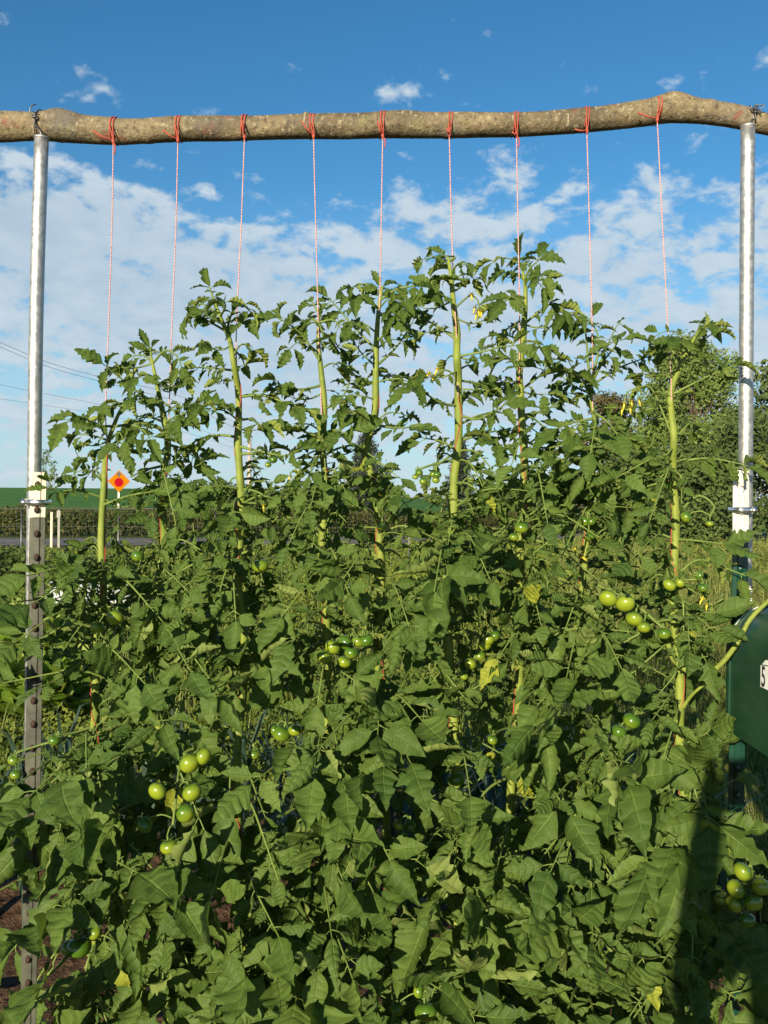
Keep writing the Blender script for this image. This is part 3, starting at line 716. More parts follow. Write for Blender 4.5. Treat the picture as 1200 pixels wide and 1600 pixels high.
tpost([(1157.5, 735, 1.980), (1156.5, 843, 1.981), (1146, 1480, 1.995)], 0, 'post_green', 'tip_white', ('tip_white', 'post_green'), 'dark green fence post with white tip behind the mailbox', .0635, False)
def clamp(px, py, Y, lab, screw_px):
    c = at(px, py, Y)
    t = empty('hose_clamp', c, lab, 'hose clamp', 'hose clamps')
    mb = MB(); th = np.linspace(0, 2*np.pi, 40, endpoint=False)
    ring = np.array([(math.copysign(abs(math.cos(a))**.55, math.cos(a))*.0205, math.sin(a)*.031+.016, 0) for a in th])
    V = [];
    for dz, k_ in ((-.0062, 1.0), (-.0058, 1.035), (.0058, 1.035), (.0062, 1.0)):
        V += [(c.x+p[0]*k_, c.y+(p[1]-.016)*k_+.016, c.z+dz) for p in ring]
    mb.add(V, [[i_*40+j, i_*40+(j+1) % 40, (i_+1)*40+(j+1) % 40, (i_+1)*40+j] for i_ in range(3) for j in range(40)]); mb.build('band', 'chrome', t)
    s = at(screw_px, py, Y-.004); mb = MB(); dx = 1 if s.x > c.x else -1
    tube(mb, [(s.x-dx*.022, s.y, s.z), (s.x, s.y, s.z)], .0062, 12)
    tube(mb, [(s.x, s.y, s.z), (s.x+dx*.003, s.y, s.z), (s.x+dx*.003, s.y, s.z), (s.x+dx*.013, s.y, s.z)], [.0062, .0062, .0082, .0082], 12)
    mb.build('screw', 'chrome', t)
clamp(58, 785, 1.982, 'steel hose clamp on the cream tip of the left post', 43)
clamp(1160, 797, 1.976, 'steel hose clamp on the white tip of the right post', 1172)
def wire_tie(px, py, Y, lab, messy):
    t = empty('wire_tie', at(px, py, 2.0), lab, 'wire', 'wire ties'); i_ = int(np.argmin(abs(LOGP[:, 0]-at(px, 190, 2.04).x))); c = LOGP[i_]; rr = LOGR[i_]*1.08
    mb = MB(); th = np.linspace(0, 2*np.pi, 26)
    tube(mb, [(c[0]+.004*math.sin(a), c[1]+math.cos(a)*rr, c[2]+math.sin(a)*rr) for a in th], .0014, 6, cap=False)
    p = at(px, py, 2.0); f = (c[0]+.002, c[1]-rr-.001, c[2]+.004)
    tube(mb, spline([f, (c[0]+.003, c[1]-rr-.004, c[2]-.012), (p.x, p.y-.004, p.z+.012), (p.x, p.y, p.z-.02)], 12), .0018, 6); mb.build('loop', 'wire', t)
    mb = MB(); f = np.array(f)
    tw = [f+[.004*math.cos(a*1.6), -.004+.003*math.sin(a*1.6), .003*math.sin(a)-.002*a+.012] for a in np.linspace(0, 9, 24)]
    tube(mb, tw, .0016, 6)
    if messy:
        for q in range(4): tube(mb, spline([f, f+[rng.uniform(-.02, .02), -.008, rng.uniform(0, .02)], f+[rng.uniform(-.02, .02), -.004, rng.uniform(-.01, .018)]], 8), .0015, 6)
    else:
        tube(mb, spline([f+[-.003, 0, .004], f+[-.011, -.003, .012], f+[-.007, -.002, .026], f+[.0, .004, .032]], 12), .0014, 6)
    mb.build('twist', 'wire', t)
wire_tie(64, 215, 2.0, 'dark wire tying the log to the top of the left pipe', False)
wire_tie(1172, 198, 2.0, 'tangled grey wire tying the log to the top of the right pipe', True)
def text_mesh(fo, parent):
    bpy.context.view_layer.update(); dg = bpy.context.evaluated_depsgraph_get()
    me = bpy.data.meshes.new_from_object(fo.evaluated_get(dg)); o = bpy.data.objects.new(fo.name, me); COL.objects.link(o)
    o.matrix_world = fo.matrix_world.copy(); bpy.data.objects.remove(fo); put_under(o, parent); return o
def label_tape():
    mb = MB(); a, b = at(1166, 905, 1.985), at(1164, 990, 1.985); V = []
    th = np.linspace(R(195), R(300), 10)
    for p in (a, b):
        V += [(p.x+math.cos(q)*.0166+.004, 2.014+math.sin(q)*.0166, p.z) for q in th]
    mb.add(V, [[j, j+1, 10+j+1, 10+j] for j in range(9)]); o = mb.build('label_tape', 'tape', rp_)
    fc = bpy.data.curves.new('label_print', 'FONT'); fc.body = 'NI   1FE'; fc.size = .0135; fc.align_x = 'RIGHT'; fc.extrude = .0001
    p = at(1174, 913, 1.9955); fo = bpy.data.objects.new('label_print', fc); COL.objects.link(fo)
    fo.location = (p.x+.0025, 1.9965, p.z); fo.rotation_euler = Euler((R(90), R(-90), 0), 'XYZ'); fc.materials.append(M['plate'])
    text_mesh(fo, o)
label_tape()

# ------------------------------------------------------------------ mailbox on the right post
def worn_green():
    m, h, out = mat('worn green mailbox paint')
    v = h.n('ShaderNodeNewGeometry').outputs['Position']
    c = h.mix(h.ss(h.noise(v, 9, 4, .6), .3, .7), (.007, .038, .021, 1), (.012, .052, .027, 1))
    c = h.mix(h.ss(h.noise(v, 26, 5, .7, .6), .55, .75, 0, .35), c, (.05, .055, .030, 1))       # dried dust and splashes
    c = h.mix(h.ss(h.noise(v, 170, 3, .6), .70, .76, 0, .8), c, (.22, .25, .20, 1))            # chips
    b = bsdf(h, c, h.ss(h.noise(v, 14, 4, .6), .3, .7, .28, .5), 0, .5, bump(h, h.noise(v, 11, 2, .5), .25, .01)); h.l(b.outputs[0], out.inputs[0]); return m
M['box_green'] = worn_green()
def mailbox():
    x0, x1 = .757, .757+.215; yb, yf = 1.935, 1.43; zb, zt = 1.018, 1.295; r_ = (x1-x0)/2; zs = zt-.095; cx = (x0+x1)/2
    t = empty('mailbox', (cx, yb, zb), 'dark green arched mailbox with a white number sticker mounted at the right post', 'mailbox')
    def arch(k_=1.0, n_=20):
        pr = [(cx-r_*k_, zb-(k_-1)*.06)] + [(cx-r_*k_*math.cos(a), zs + .095*k_*math.sin(a)) for a in np.linspace(0, math.pi, n_)] + [(cx+r_*k_, zb-(k_-1)*.06)]
        return pr
    pr = arch(); n_ = len(pr); mb = MB()
    ysec = np.linspace(yb-.012, yf, 10)
    V = [(p[0], y_, p[1]) for y_ in ysec for p in pr]
    Q = [[i_*n_+j, i_*n_+(j+1) % n_, (i_+1)*n_+(j+1) % n_, (i_+1)*n_+j] for i_ in range(9) for j in range(n_)]
    mb.add(V, Q); b = mb.build('body', 'box_green', t, True)
    md = b.modifiers.new('edge', 'EDGE_SPLIT'); md.split_angle = R(40)
    def plate(ya, yb_, k_, name, mt, par):
        q = arch(k_); mb = MB(); n2 = len(q)
        V = [(p[0], ya, p[1]) for p in q] + [(p[0], yb_, p[1]) for p in q] + [(cx, ya, (zb+zt)/2), (cx, yb_, (zb+zt)/2)]
        Q = [[j, (j+1) % n2, n2+(j+1) % n2, n2+j] for j in range(n2)] + [[2*n2, (j+2) % n2, j+1, j] for j in range(0, n2, 2)] + [[2*n2+1, n2+j, n2+j+1, n2+(j+2) % n2] for j in range(0, n2, 2)]
        mb.add(V, Q); return mb.build(name, mt, par, False)
    plate(yb+.004, yb-.012, 1.035, 'rear_panel', 'box_green', t)
    # worn pale paint along the curved rear rim
    q = arch(1.036); mb = MB(); tube(mb, [(p[0], yb-.006, p[1]) for p in q[2:11]], .0016, 6); mb.build('worn_edge', 'chip', t)
    d = plate(yf, yf-.016, 1.03, 'door', 'box_green', t)
    mb = MB(); tube(mb, spline([(cx-.02, yf-.016, zt-.05), (cx-.02, yf-.04, zt-.06), (cx+.02, yf-.04, zt-.06), (cx+.02, yf-.016, zt-.05)], 12), .004, 8); mb.build('handle', 'chrome', d)
    # sticker with the digit, on the left side wall
    mb = MB(); y0, y1 = 1.768, 1.680; za, zc = 1.148, 1.193
    mb.add([(x0-.0012, y0, za), (x0-.0012, y1, za), (x0-.0012, y1, zc+.006), (x0-.0012, y0, zc-.002)], [[0, 3, 2, 1]]); s = mb.build('number_sticker', 'plate', t, False)
    mb = MB(); mb.add([(x0-.0010, y0-.006, zc+.0005), (x0-.0010, y1, zc+.0085), (x0-.0010, y1, zc+.018), (x0-.0010, y0-.022, zc+.012)], [[0, 3, 2, 1]]); mb.build('torn_sticker', 'plate', t, False)
    fc = bpy.data.curves.new('number_print', 'FONT'); fc.body = '5'; fc.size = .058; fc.extrude = .0002; fc.offset = .0008
    fo = bpy.data.objects.new('number_print', fc); COL.objects.link(fo); fc.materials.append(M['ink'])
    fo.rotation_euler = Euler((R(90), 0, R(-90)), 'XYZ'); fo.location = (x0-.0018, y0-.004, za+.003); fo.scale = (.72, 1, 1); text_mesh(fo, s)
mailbox()
# ------------------------------------------------------------------ tomato plants
def leaflet_template(seed, young=False):
    r = np.random.default_rng(seed); nu, nv = 21, 7
    t = np.linspace(0, 1, nu); s = np.linspace(-1, 1, nv)
    ratio = r.uniform(.22, .31) if not young else r.uniform(.24, .30)
    V = np.zeros((nu, nv, 3)); A = np.zeros((nu, nv, 3))
    nl = r.uniform(2.6, 4.4) if not young else r.uniform(3.5, 5)
    dep = r.choice([r.uniform(.06, .18), r.uniform(.18, .42)], p=[.55, .45]) if not young else r.uniform(.25, .45)
    fold = r.uniform(.05, .45) if not young else r.uniform(.3, .9)
    curl = r.choice([r.uniform(.1, .5), r.uniform(.4, 1.0), r.uniform(1.0, 1.7)], p=[.4, .38, .22])*(1 if r.random() < .75 else -1)
    bend = r.uniform(-.5, .8) if not young else r.uniform(.3, 1.6)
    wav = r.uniform(.010, .036); ph = r.uniform(0, 6, 2); twist = r.normal()*.25; sway = r.normal()*.12
    for q, sg in ((0, -1), (1, 1)):
        p0 = r.uniform(0, 1)
        fr = (t*nl + p0) % 1.0
        tooth = 1 - dep*(fr**1.6)*np.where(t < .12, .2, 1)
        w = ratio*1.06*(np.sin(np.pi*np.clip(t, 0, 1)**.56)**.9)*tooth*r.uniform(.9, 1.1)
        if not young and r.random() < .6: w = w*(1 + r.uniform(.1, .5)*np.exp(-((t-.17)/.08)**2) - r.uniform(0, .3)*np.exp(-((t-.33)/.06)**2))          # basal lobe
        w[0] = .012; w[-1] = .004
        for j in range(nv):
            if s[j]*sg <= 0 and not (sg == 1 and s[j] == 0): continue
            a = abs(s[j]); x = w*a
            if abs(curl) > .05:
                th = curl*a; xx = w*np.sin(th)/abs(curl)*np.sign(curl); zz = np.sign(curl)*w*(1-np.cos(th))/abs(curl)
            else: xx, zz = x, 0*x
            V[:, j, 0] = np.sign(s[j])*(xx*math.cos(fold*.8)); V[:, j, 2] = zz + xx*math.sin(fold*.8)
            V[:, j, 1] = t + .68*x*(1-t)
            V[:, j, 2] += wav*a*a*np.sin(t*17+ph[q]) + .010*a*np.sin(t*31+ph[q]*2)
    for j in range(nv): A[:, j, 0] = t; A[:, j, 1] = s[j]
    V[:, nv//2, 1] = t
    for q in range(5):                                     # crinkles
        kx, ky = r.normal()*9, r.normal()*9; V[:, :, 2] += .012*np.sin(V[:, :, 0]*kx*2 + V[:, :, 1]*ky*1.5 + r.uniform(0, 6))*np.minimum(1, np.abs(s)[None, :]*2.5)
    # quilted surface between the side veins
    V[:, :, 2] += .006*np.cos(2*np.pi*6*t)[:, None]*(1-np.abs(s))[None, :]*np.abs(s)[None, :]*2
    # bend along the midrib (tip hangs down), twist, sideways sway
    y = V[:, :, 1].copy(); z = V[:, :, 2].copy(); x = V[:, :, 0].copy()
    ca, sa = np.cos(twist*y), np.sin(twist*y); x, z = x*ca - z*sa, x*sa + z*ca
    if abs(bend) > .02:
        th = bend*y; Rr = 1/bend
        V[:, :, 1] = np.sin(th)*(Rr) + np.sin(th)*z*1.0; V[:, :, 2] = -(1-np.cos(th))*Rr + np.cos(th)*z
    else: V[:, :, 1] = y; V[:, :, 2] = z
    V[:, :, 0] = x + sway*y*y
    i, j = np.meshgrid(np.arange(nu-1), np.arange(nv-1), indexing='ij')
    Q = np.stack([i*nv+j, i*nv+j+1, (i+1)*nv+j+1, (i+1)*nv+j], -1).reshape(-1, 4)
    return V.reshape(-1, 3), Q, A.reshape(-1, 3)
T_OLD = [leaflet_template(100+i) for i in range(36)]
T_NEW = [leaflet_template(300+i, True) for i in range(20)]

PX = {  # main stem of each plant, traced in the photo (top to bottom), and its string
 1: [(196, 628), (183, 652), (166, 700), (160, 760), (157, 840), (163, 890), (159, 930), (152, 1010), (150, 1090), (146, 1150), (147, 1290), (150, 1440), (148, 1560), (150, 1830)],
 2: [(236, 556), (243, 590), (249, 620), (257, 655), (264, 700), (257, 760), (253, 840), (243, 920), (240, 1000), (250, 1200), (262, 1450), (265, 1830)],
 3: [(335, 470), (346, 500), (355, 525), (367, 560), (372, 620), (373, 700), (378, 790), (374, 850), (372, 900), (378, 960), (383, 1000), (376, 1080), (371, 1160), (371, 1260), (375, 1500), (378, 1830)],
 4: [(500, 492), (497, 530), (502, 580), (507, 635), (503, 700), (508, 760), (504, 870), (512, 1010), (508, 1180), (500, 1400), (505, 1830)],
 5: [(598, 446), (592, 480), (588, 540), (587, 600), (585, 650), (573, 700), (579, 740), (591, 800), (594, 850), (596, 920), (590, 1000), (600, 1200), (610, 1500), (610, 1830)],
 6: [(700, 402), (705, 432), (709, 470), (715, 515), (712, 560), (716, 600), (717, 690), (710, 750), (709, 800), (700, 880), (697, 960), (702, 1030), (712, 1200), (715, 1500), (712, 1830)],
 7: [(815, 415), (821, 455), (817, 530), (812, 580), (814, 640), (818, 700), (817, 760), (812, 850), (812, 1000), (812, 1100), (797, 1250), (800, 1500), (805, 1830)],
 8: [(922, 604), (924, 630), (927, 670), (920, 760), (909, 900), (900, 1050), (905, 1300), (910, 1830)],
 9: [(1092, 518), (1080, 538), (1062, 570), (1048, 618), (1048, 680), (1053, 740), (1059, 820), (1050, 940), (1063, 1050), (1061, 1150), (1068, 1210), (1064, 1290), (1062, 1500), (1062, 1830)]}
YOFF = {1: 2.0, 2: 2.02, 3: 1.98, 4: 2.01, 5: 2.0, 6: 1.97, 7: 2.02, 8: 2.01, 9: 1.98}
LAB = {1: 'shortest tomato plant, nearest the left post, in front of the road sign', 2: 'tomato plant second from the left post with a wide arching leafy tip',
 3: 'tomato plant on the third string, spiky tip and a leaf curled down at its right', 4: 'tomato plant on the fourth string with one broad leaf hanging at its tip',
 5: 'tomato plant on the middle string, leafy tip reaching right to the tallest plant', 6: 'tallest tomato plant, thin bare tip and a curved yellow flower stalk',
 7: 'second tallest tomato plant with a pointed leaf to the right at its tip', 8: 'tomato plant on the eighth string whose leafy tip bends left',
 9: 'tomato plant nearest the right post with thick bare stem by the mailbox'}
STEM = {}
for k_, pts in PX.items():
    rr = np.random.default_rng(k_)
    STEM[k_] = spline([np.array(at(x, y, YOFF[k_])) + [0, (0.0 if i < 2 else rr.normal()*.012), 0] for i, (x, y) in enumerate(pts)], 110)
STEMPX = {k_: np.array([proj(p) for p in P]) for k_, P in STEM.items()}
def stem_pt(k_, py):
    i = int(np.argmin(abs(STEMPX[k_][:, 1]-py))); return STEM[k_][i], i

# fruit: plant, [stalk pixels], depth, [(x, y, r)]
TR = [
 (3, [(376, 862), (392, 862), (404, 872)], 1.93, [(407, 884, 13)]),
 (4, [(512, 985), (530, 990), (548, 998), (566, 992)], 1.90, [(507, 1026, 12.5), (520, 1011, 12), (540, 1004, 12.5), (549, 1020, 11), (538, 1034, 11), (572, 1000, 11.5), (560, 1002, 10)]),
 (6, [(702, 1000), (725, 992), (750, 996), (740, 1040)], 1.90, [(763, 1000, 9.5), (773, 994, 9), (749, 1024, 9), (735, 1037, 10), (758, 1008, 10), (725, 1056, 7)]),
 (8, [(912, 900), (935, 915), (965, 925), (1000, 950), (1040, 985)], 1.88, [(950, 935, 14), (977, 943, 14.5), (991, 967, 13), (1006, 980, 10.5), (1038, 990, 10)]),
 (9, [(1056, 880), (1050, 895), (1064, 905), (1095, 905)], 1.90, [(1046, 914, 10), (1062, 911, 8), (1098, 918, 8), (1092, 899, 7)]),
 (1, [(162, 940), (150, 955), (165, 960), (185, 958)], 1.91, [(152, 980, 10.5), (180, 965, 13)]),
 (2, [(246, 850), (230, 855), (216, 860)], 1.93, [(215, 869, 10)]),
 (3, [(372, 1120), (330, 1160), (290, 1175), (281, 1200), (276, 1240), (270, 1290)], 1.80, [(300, 1238, 15), (290, 1271, 15), (246, 1236, 14), (296, 1193, 15.5), (318, 1182, 13), (226, 1289, 12.5), (264, 1323, 13.5)]),
 (3, [(372, 1150), (388, 1158), (396, 1166)], 1.90, [(397, 1178, 9.5)]),
 (1, [(148, 1440), (138, 1445), (124, 1458)], 1.88, [(123, 1480, 19), (110, 1482, 14), (148, 1457, 11)]),
 (1, [(147, 1130), (110, 1150), (60, 1165), (26, 1176)], 1.97, [(22, 1187, 9.5), (25, 1210, 9)]),
 (1, [(147, 1140), (115, 1145), (90, 1148)], 1.95, [(86, 1156, 10)]),
 (9, [(1062, 1100), (1030, 1105), (1000, 1115)], 1.90, [(987, 1126, 13.5), (967, 1143, 11.5)]),
 (9, [(1066, 1260), (1110, 1290), (1160, 1330), (1176, 1370), (1166, 1420)], 1.78, [(1160, 1362, 14.5), (1150, 1389, 14.5), (1189, 1386, 14.5), (1147, 1413, 13.5), (1177, 1410, 14), (1167, 1437, 12.5)]),
 (5, [(606, 1480), (640, 1530), (662, 1555)], 1.80, [(665, 1581, 17), (655, 1549, 10), (620, 1576, 11)]),
 (6, [(714, 705), (690, 722), (680, 732)], 1.93, [(683, 742, 6.5), (677, 741, 6), (681, 750, 6)]),
 (6, [(712, 720), (680, 725), (650, 735)], 1.95, [(661, 752, 6), (655, 739, 6), (649, 745, 5)]),
 (5, [(592, 800), (594, 808), (597, 814)], 1.94, [(597, 823, 6.5)]),
 (4, [(506, 830), (512, 830), (512, 832)], 1.94, [(512, 838, 6)]),
 (8, [(917, 790), (915, 800), (918, 805)], 1.92, [(914, 814, 9), (924, 815, 7), (921, 838, 7.5)]),
 (7, [(814, 800), (815, 806), (813, 812)], 1.93, [(815, 824, 11), (803, 839, 7)]),
 (9, [(1059, 800), (1090, 775), (1115, 790), (1110, 806)], 1.93, [(1072, 808, 9), (1109, 818, 6)]),
 (3, [(376, 705), (410, 708), (424, 712)], 1.94, [(427, 718, 6.5), (419, 726, 5)]),
 (4, [(508, 1120), (470, 1125), (446, 1132)], 1.97, [(440, 1146, 14), (461, 1141, 11), (430, 1140, 10)]),
 (5, [(602, 1240), (625, 1265), (640, 1278)], 1.88, [(641, 1291, 9), (629, 1302, 8), (622, 1290, 8)]),
 (6, [(712, 1180), (700, 1195), (708, 1203)], 1.92, [(713, 1217, 13)]),
 (7, [(805, 1130), (785, 1140), (772, 1148)], 1.94, [(768, 1156, 9)]),
 (8, [(905, 1290), (930, 1320), (940, 1330)], 1.93, [(425, 1320, 9)][:0]),
]
TR = [t_ for t_ in TR if t_[3]]
FR = np.array([(186, 752, 14, 99)] + [(x, y, rr_, Y) for t_ in TR for (x, y, rr_) in t_[3] for Y in (t_[2],)])
FL = [  # flower clusters: plant, stalk pixels, depth, flower spots
 (6, [(718, 476), (728, 466), (737, 462), (747, 470), (749, 486)], 1.96, [(737, 464), (748, 488), (744, 494), (741, 484), (752, 490)]),
 (6, [(716, 600), (702, 580), (690, 580), (676, 590)], 1.94, [(676, 592), (668, 586), (658, 598), (682, 580)]),
 (9, [(1050, 690), (1020, 610), (1000, 605), (980, 612)], 1.94, [(975, 634), (987, 630), (985, 640), (999, 628), (972, 642), (1005, 636)]),
 (5, [(590, 760), (610, 755), (600, 765)], 1.93, [(594, 778), (616, 775), (608, 784)]),
 (4, [(506, 690), (480, 730), (455, 738)], 1.95, [(464, 740), (452, 748)]),
 (3, [(378, 790), (395, 786), (412, 790)], 1.93, [(412, 793)]),
 (9, [(1056, 900), (1085, 925), (1104, 938)], 1.90, [(1104, 947), (1096, 938)]),
 (9, [(1060, 840), (1100, 850), (1140, 862)], 1.93, [(1148, 863)]),
 (6, [(700, 900), (660, 915), (625, 930)], 1.92, [(623, 937), (628, 944)]),
 (5, [(598, 1200), (585, 1260), (580, 1270)], 1.84, [(580, 1277), (612, 1225)]),
 (8, [(911, 860), (905, 865), (898, 868)], 1.93, [(898, 862), (912, 872)]),
]
# ---- one compound leaf
LOGL = []
def fruit_clear(c, tip):
    for P in (c, (c+tip)/2, tip):
        x, y = proj(P); d = np.hypot(FR[:, 0]-x, FR[:, 1]-y)
        if np.any((d < FR[:, 2]+13) & (P[1] < FR[:, 3]+.03)): return False
    return True
STEMVIS = [(157, 700, 905), (262, 640, 700), (253, 800, 850), (372, 545, 625), (374, 660, 780), (375, 840, 965), (376, 1040, 1110), (147, 1110, 1160), (502, 540, 640), (508, 715, 770), (588, 480, 650), (576, 690, 745), (594, 800, 930),
           (712, 450, 790), (698, 985, 1035), (820, 440, 490), (814, 545, 660), (925, 605, 670), (1056, 560, 860), (1063, 1040, 1170), (1067, 1205, 1260), (508, 1140, 1180), (812, 1060, 1100), (371, 1170, 1205), (243, 890, 930), (908, 870, 910), (512, 985, 1010), (794, 1235, 1260)]
HOLES = [(128, 1060, 60, 26, .8), (75, 1115, 70, 60, .85), (400, 1150, 60, 40, .8), (370, 1270, 40, 45, .7), (255, 1065, 60, 30, .5), (900, 1140, 25, 30, .5), (760, 1240, 50, 40, .8), (470, 960, 40, 35, .7), (640, 1050, 70, 24, .65), (560, 870, 25, 30, .5),
         (640, 860, 40, 25, .4), (185, 820, 24, 35, .8), (115, 820, 50, 30, .9), (1010, 1060, 30, 30, .7), (1105, 1110, 40, 45, .75), (960, 1250, 25, 45, .5), (100, 1520, 50, 36, .8), (20, 1510, 30, 40, .8), (830, 870, 20, 40, .4), (1120, 830, 45, 60, .6), (300, 880, 30, 24, .5), (720, 830, 25, 30, .3), (1090, 880, 40, 30, .3),
         (700, 1330, 30, 40, .5), (505, 880, 30, 70, .5), (1010, 870, 40, 20, .4), (450, 1280, 25, 25, .5), (30, 1350, 40, 60, .7), (560, 1330, 30, 25, .4), (690, 1480, 25, 30, .4)]
def keep_leaflet(c, tip, front_keep, r):
    if not fruit_clear(c, tip): return False
    m_ = (c+tip)/2; x, y = proj(m_); x2, y2 = proj(tip); x3, y3 = proj(c)
    if not front_keep:
        if m_[1] < 2.03:
            for sx_, a, b in STEMVIS:
                for qx, qy in ((x, y), (x2, y2), (x3, y3)):
                    if a-6 < qy < b+6 and abs(qx-sx_) < 14 and r.random() < .45: return False
        for hx, hy, wx_, wy_, p in HOLES:
            if ((x-hx)/wx_)**2+((y-hy)/wy_)**2 < 1 and r.random() < p: return False
        if min(x, x2, x3) < 66+3 and max(x, x2, x3) > 38 and y < 1600 and m_[1] < 2.05 and r.random() < (.8 if y < 1200 else .62): return False
        if max(x, x2, x3) > 1130 and y > 850 and r.random() < (.97 if y < 1200 else .6): return False
        if max(x, x2, x3) > 1122 and y > 1100 and r.random() < .4: return False
        if min(x, x2, x3) < 38 and y > 850 and r.random() < .35: return False
    return True
class Tmp:
    def __init__(s): s.items = []; s.bad = s.tot = 0
    def add(s, *a): s.items.append(a)
def add_leaflet(mb, base, D, N, size, r, young, front):
    D = unit(D); N = unit(N - D*N.dot(D)); S = np.cross(D, N)
    mb.tot += 1
    if not keep_leaflet(base + D*size*.15, base + D*size*.9, front, r): mb.bad += 1; return
    V, Q, A = (T_NEW if young else T_OLD)[r.integers(0, 20 if young else 36)]
    k_ = 1.0 if r.random() < .5 else -1.0
    P = base + size*((V[:, :1]*k_)*S + V[:, 1:2]*D + V[:, 2:]*N)
    A = A.copy(); A[:, 2] = np.clip(r.normal(.45, .22), 0, 1)
    mb.add(P, Q if k_ > 0 else Q[:, ::-1], A, 2 if young else 0)
def compound_leaf(mb, P, size, pairs, hint, r, young=False, rad=.0034, first=.34, front=False, droop=.25):
    dst = mb; mb = Tmp(); P = spline(P, 16); L = np.sum(np.linalg.norm(np.diff(P, axis=0), axis=1))
    tube(mb, P, np.linspace(rad, rad*.34, 16), 6, m=1, rnd=r.random(), cap=False)
    hint = unit(hint)
    def frame(t):
        i = min(int(t*15), 14); f = t*15-i; p = P[i]*(1-f)+P[i+1]*f; T = unit(P[min(i+1, 15)]-P[max(i-1, 0)])
        N = hint - T*hint.dot(T)
        if np.linalg.norm(N) < .15: N = np.array([0, -1, .3]) - T*(np.array([0, -1, .3]).dot(T))
        return p, T, unit(N)
    p, T, N = frame(1.0)
    add_leaflet(mb, p, T + [0, 0, -droop*.6] + r.normal(size=3)*.12, N + r.normal(size=3)*.2, size*r.uniform(1.0, 1.25), r, young, front); first_bad = mb.bad > 0
    for i in range(pairs):
        f = i/max(pairs-1, 1); t = first + (.90-first)*f
        for sd in (-1, 1):
            p, T, N = frame(min(.97, max(.05, t + r.normal()*.02))); S = np.cross(T, N)
            a = R(r.uniform(48, 78)); D = math.cos(a)*T + math.sin(a)*sd*S + np.array([0, 0, -1])*droop*r.uniform(.2, 1.2) + r.normal(size=3)*.10
            D = unit(D); sz = size*(.50+.42*f if pairs > 1 else .85)*r.uniform(.75, 1.15); pl = sz*r.uniform(.12, .28)
            N2 = hint + r.normal(size=3)*.48
            b = p + D*pl
            tube(mb, [p, (p+b)/2 + N*.001, b], [rad*.36, rad*.28, rad*.22], 5, m=1, rnd=.5, cap=False)
            add_leaflet(mb, b - D*.001, D, N2, sz, r, young, front)
            if i < pairs-1 and r.random() < .8:             # small leaflets in between
                t2 = t + (.90-first)/max(pairs-1, 1)*r.uniform(.35, .65); p2, T2, N3 = frame(min(.95, t2)); S2 = np.cross(T2, N3)
                add_leaflet(mb, p2, T2*.35 + sd*S2 + r.normal(size=3)*.15, hint + r.normal(size=3)*.35, size*r.uniform(.22, .5), r, young, front)
    if front or (mb.bad < .6*mb.tot and not first_bad):
        for a in mb.items: dst.add(*a)

UPH = np.array([0, 0, 1.0]); SN = np.array(SUN)
FOL = {k_: MB() for k_ in PX}
rl = np.random.default_rng(77)
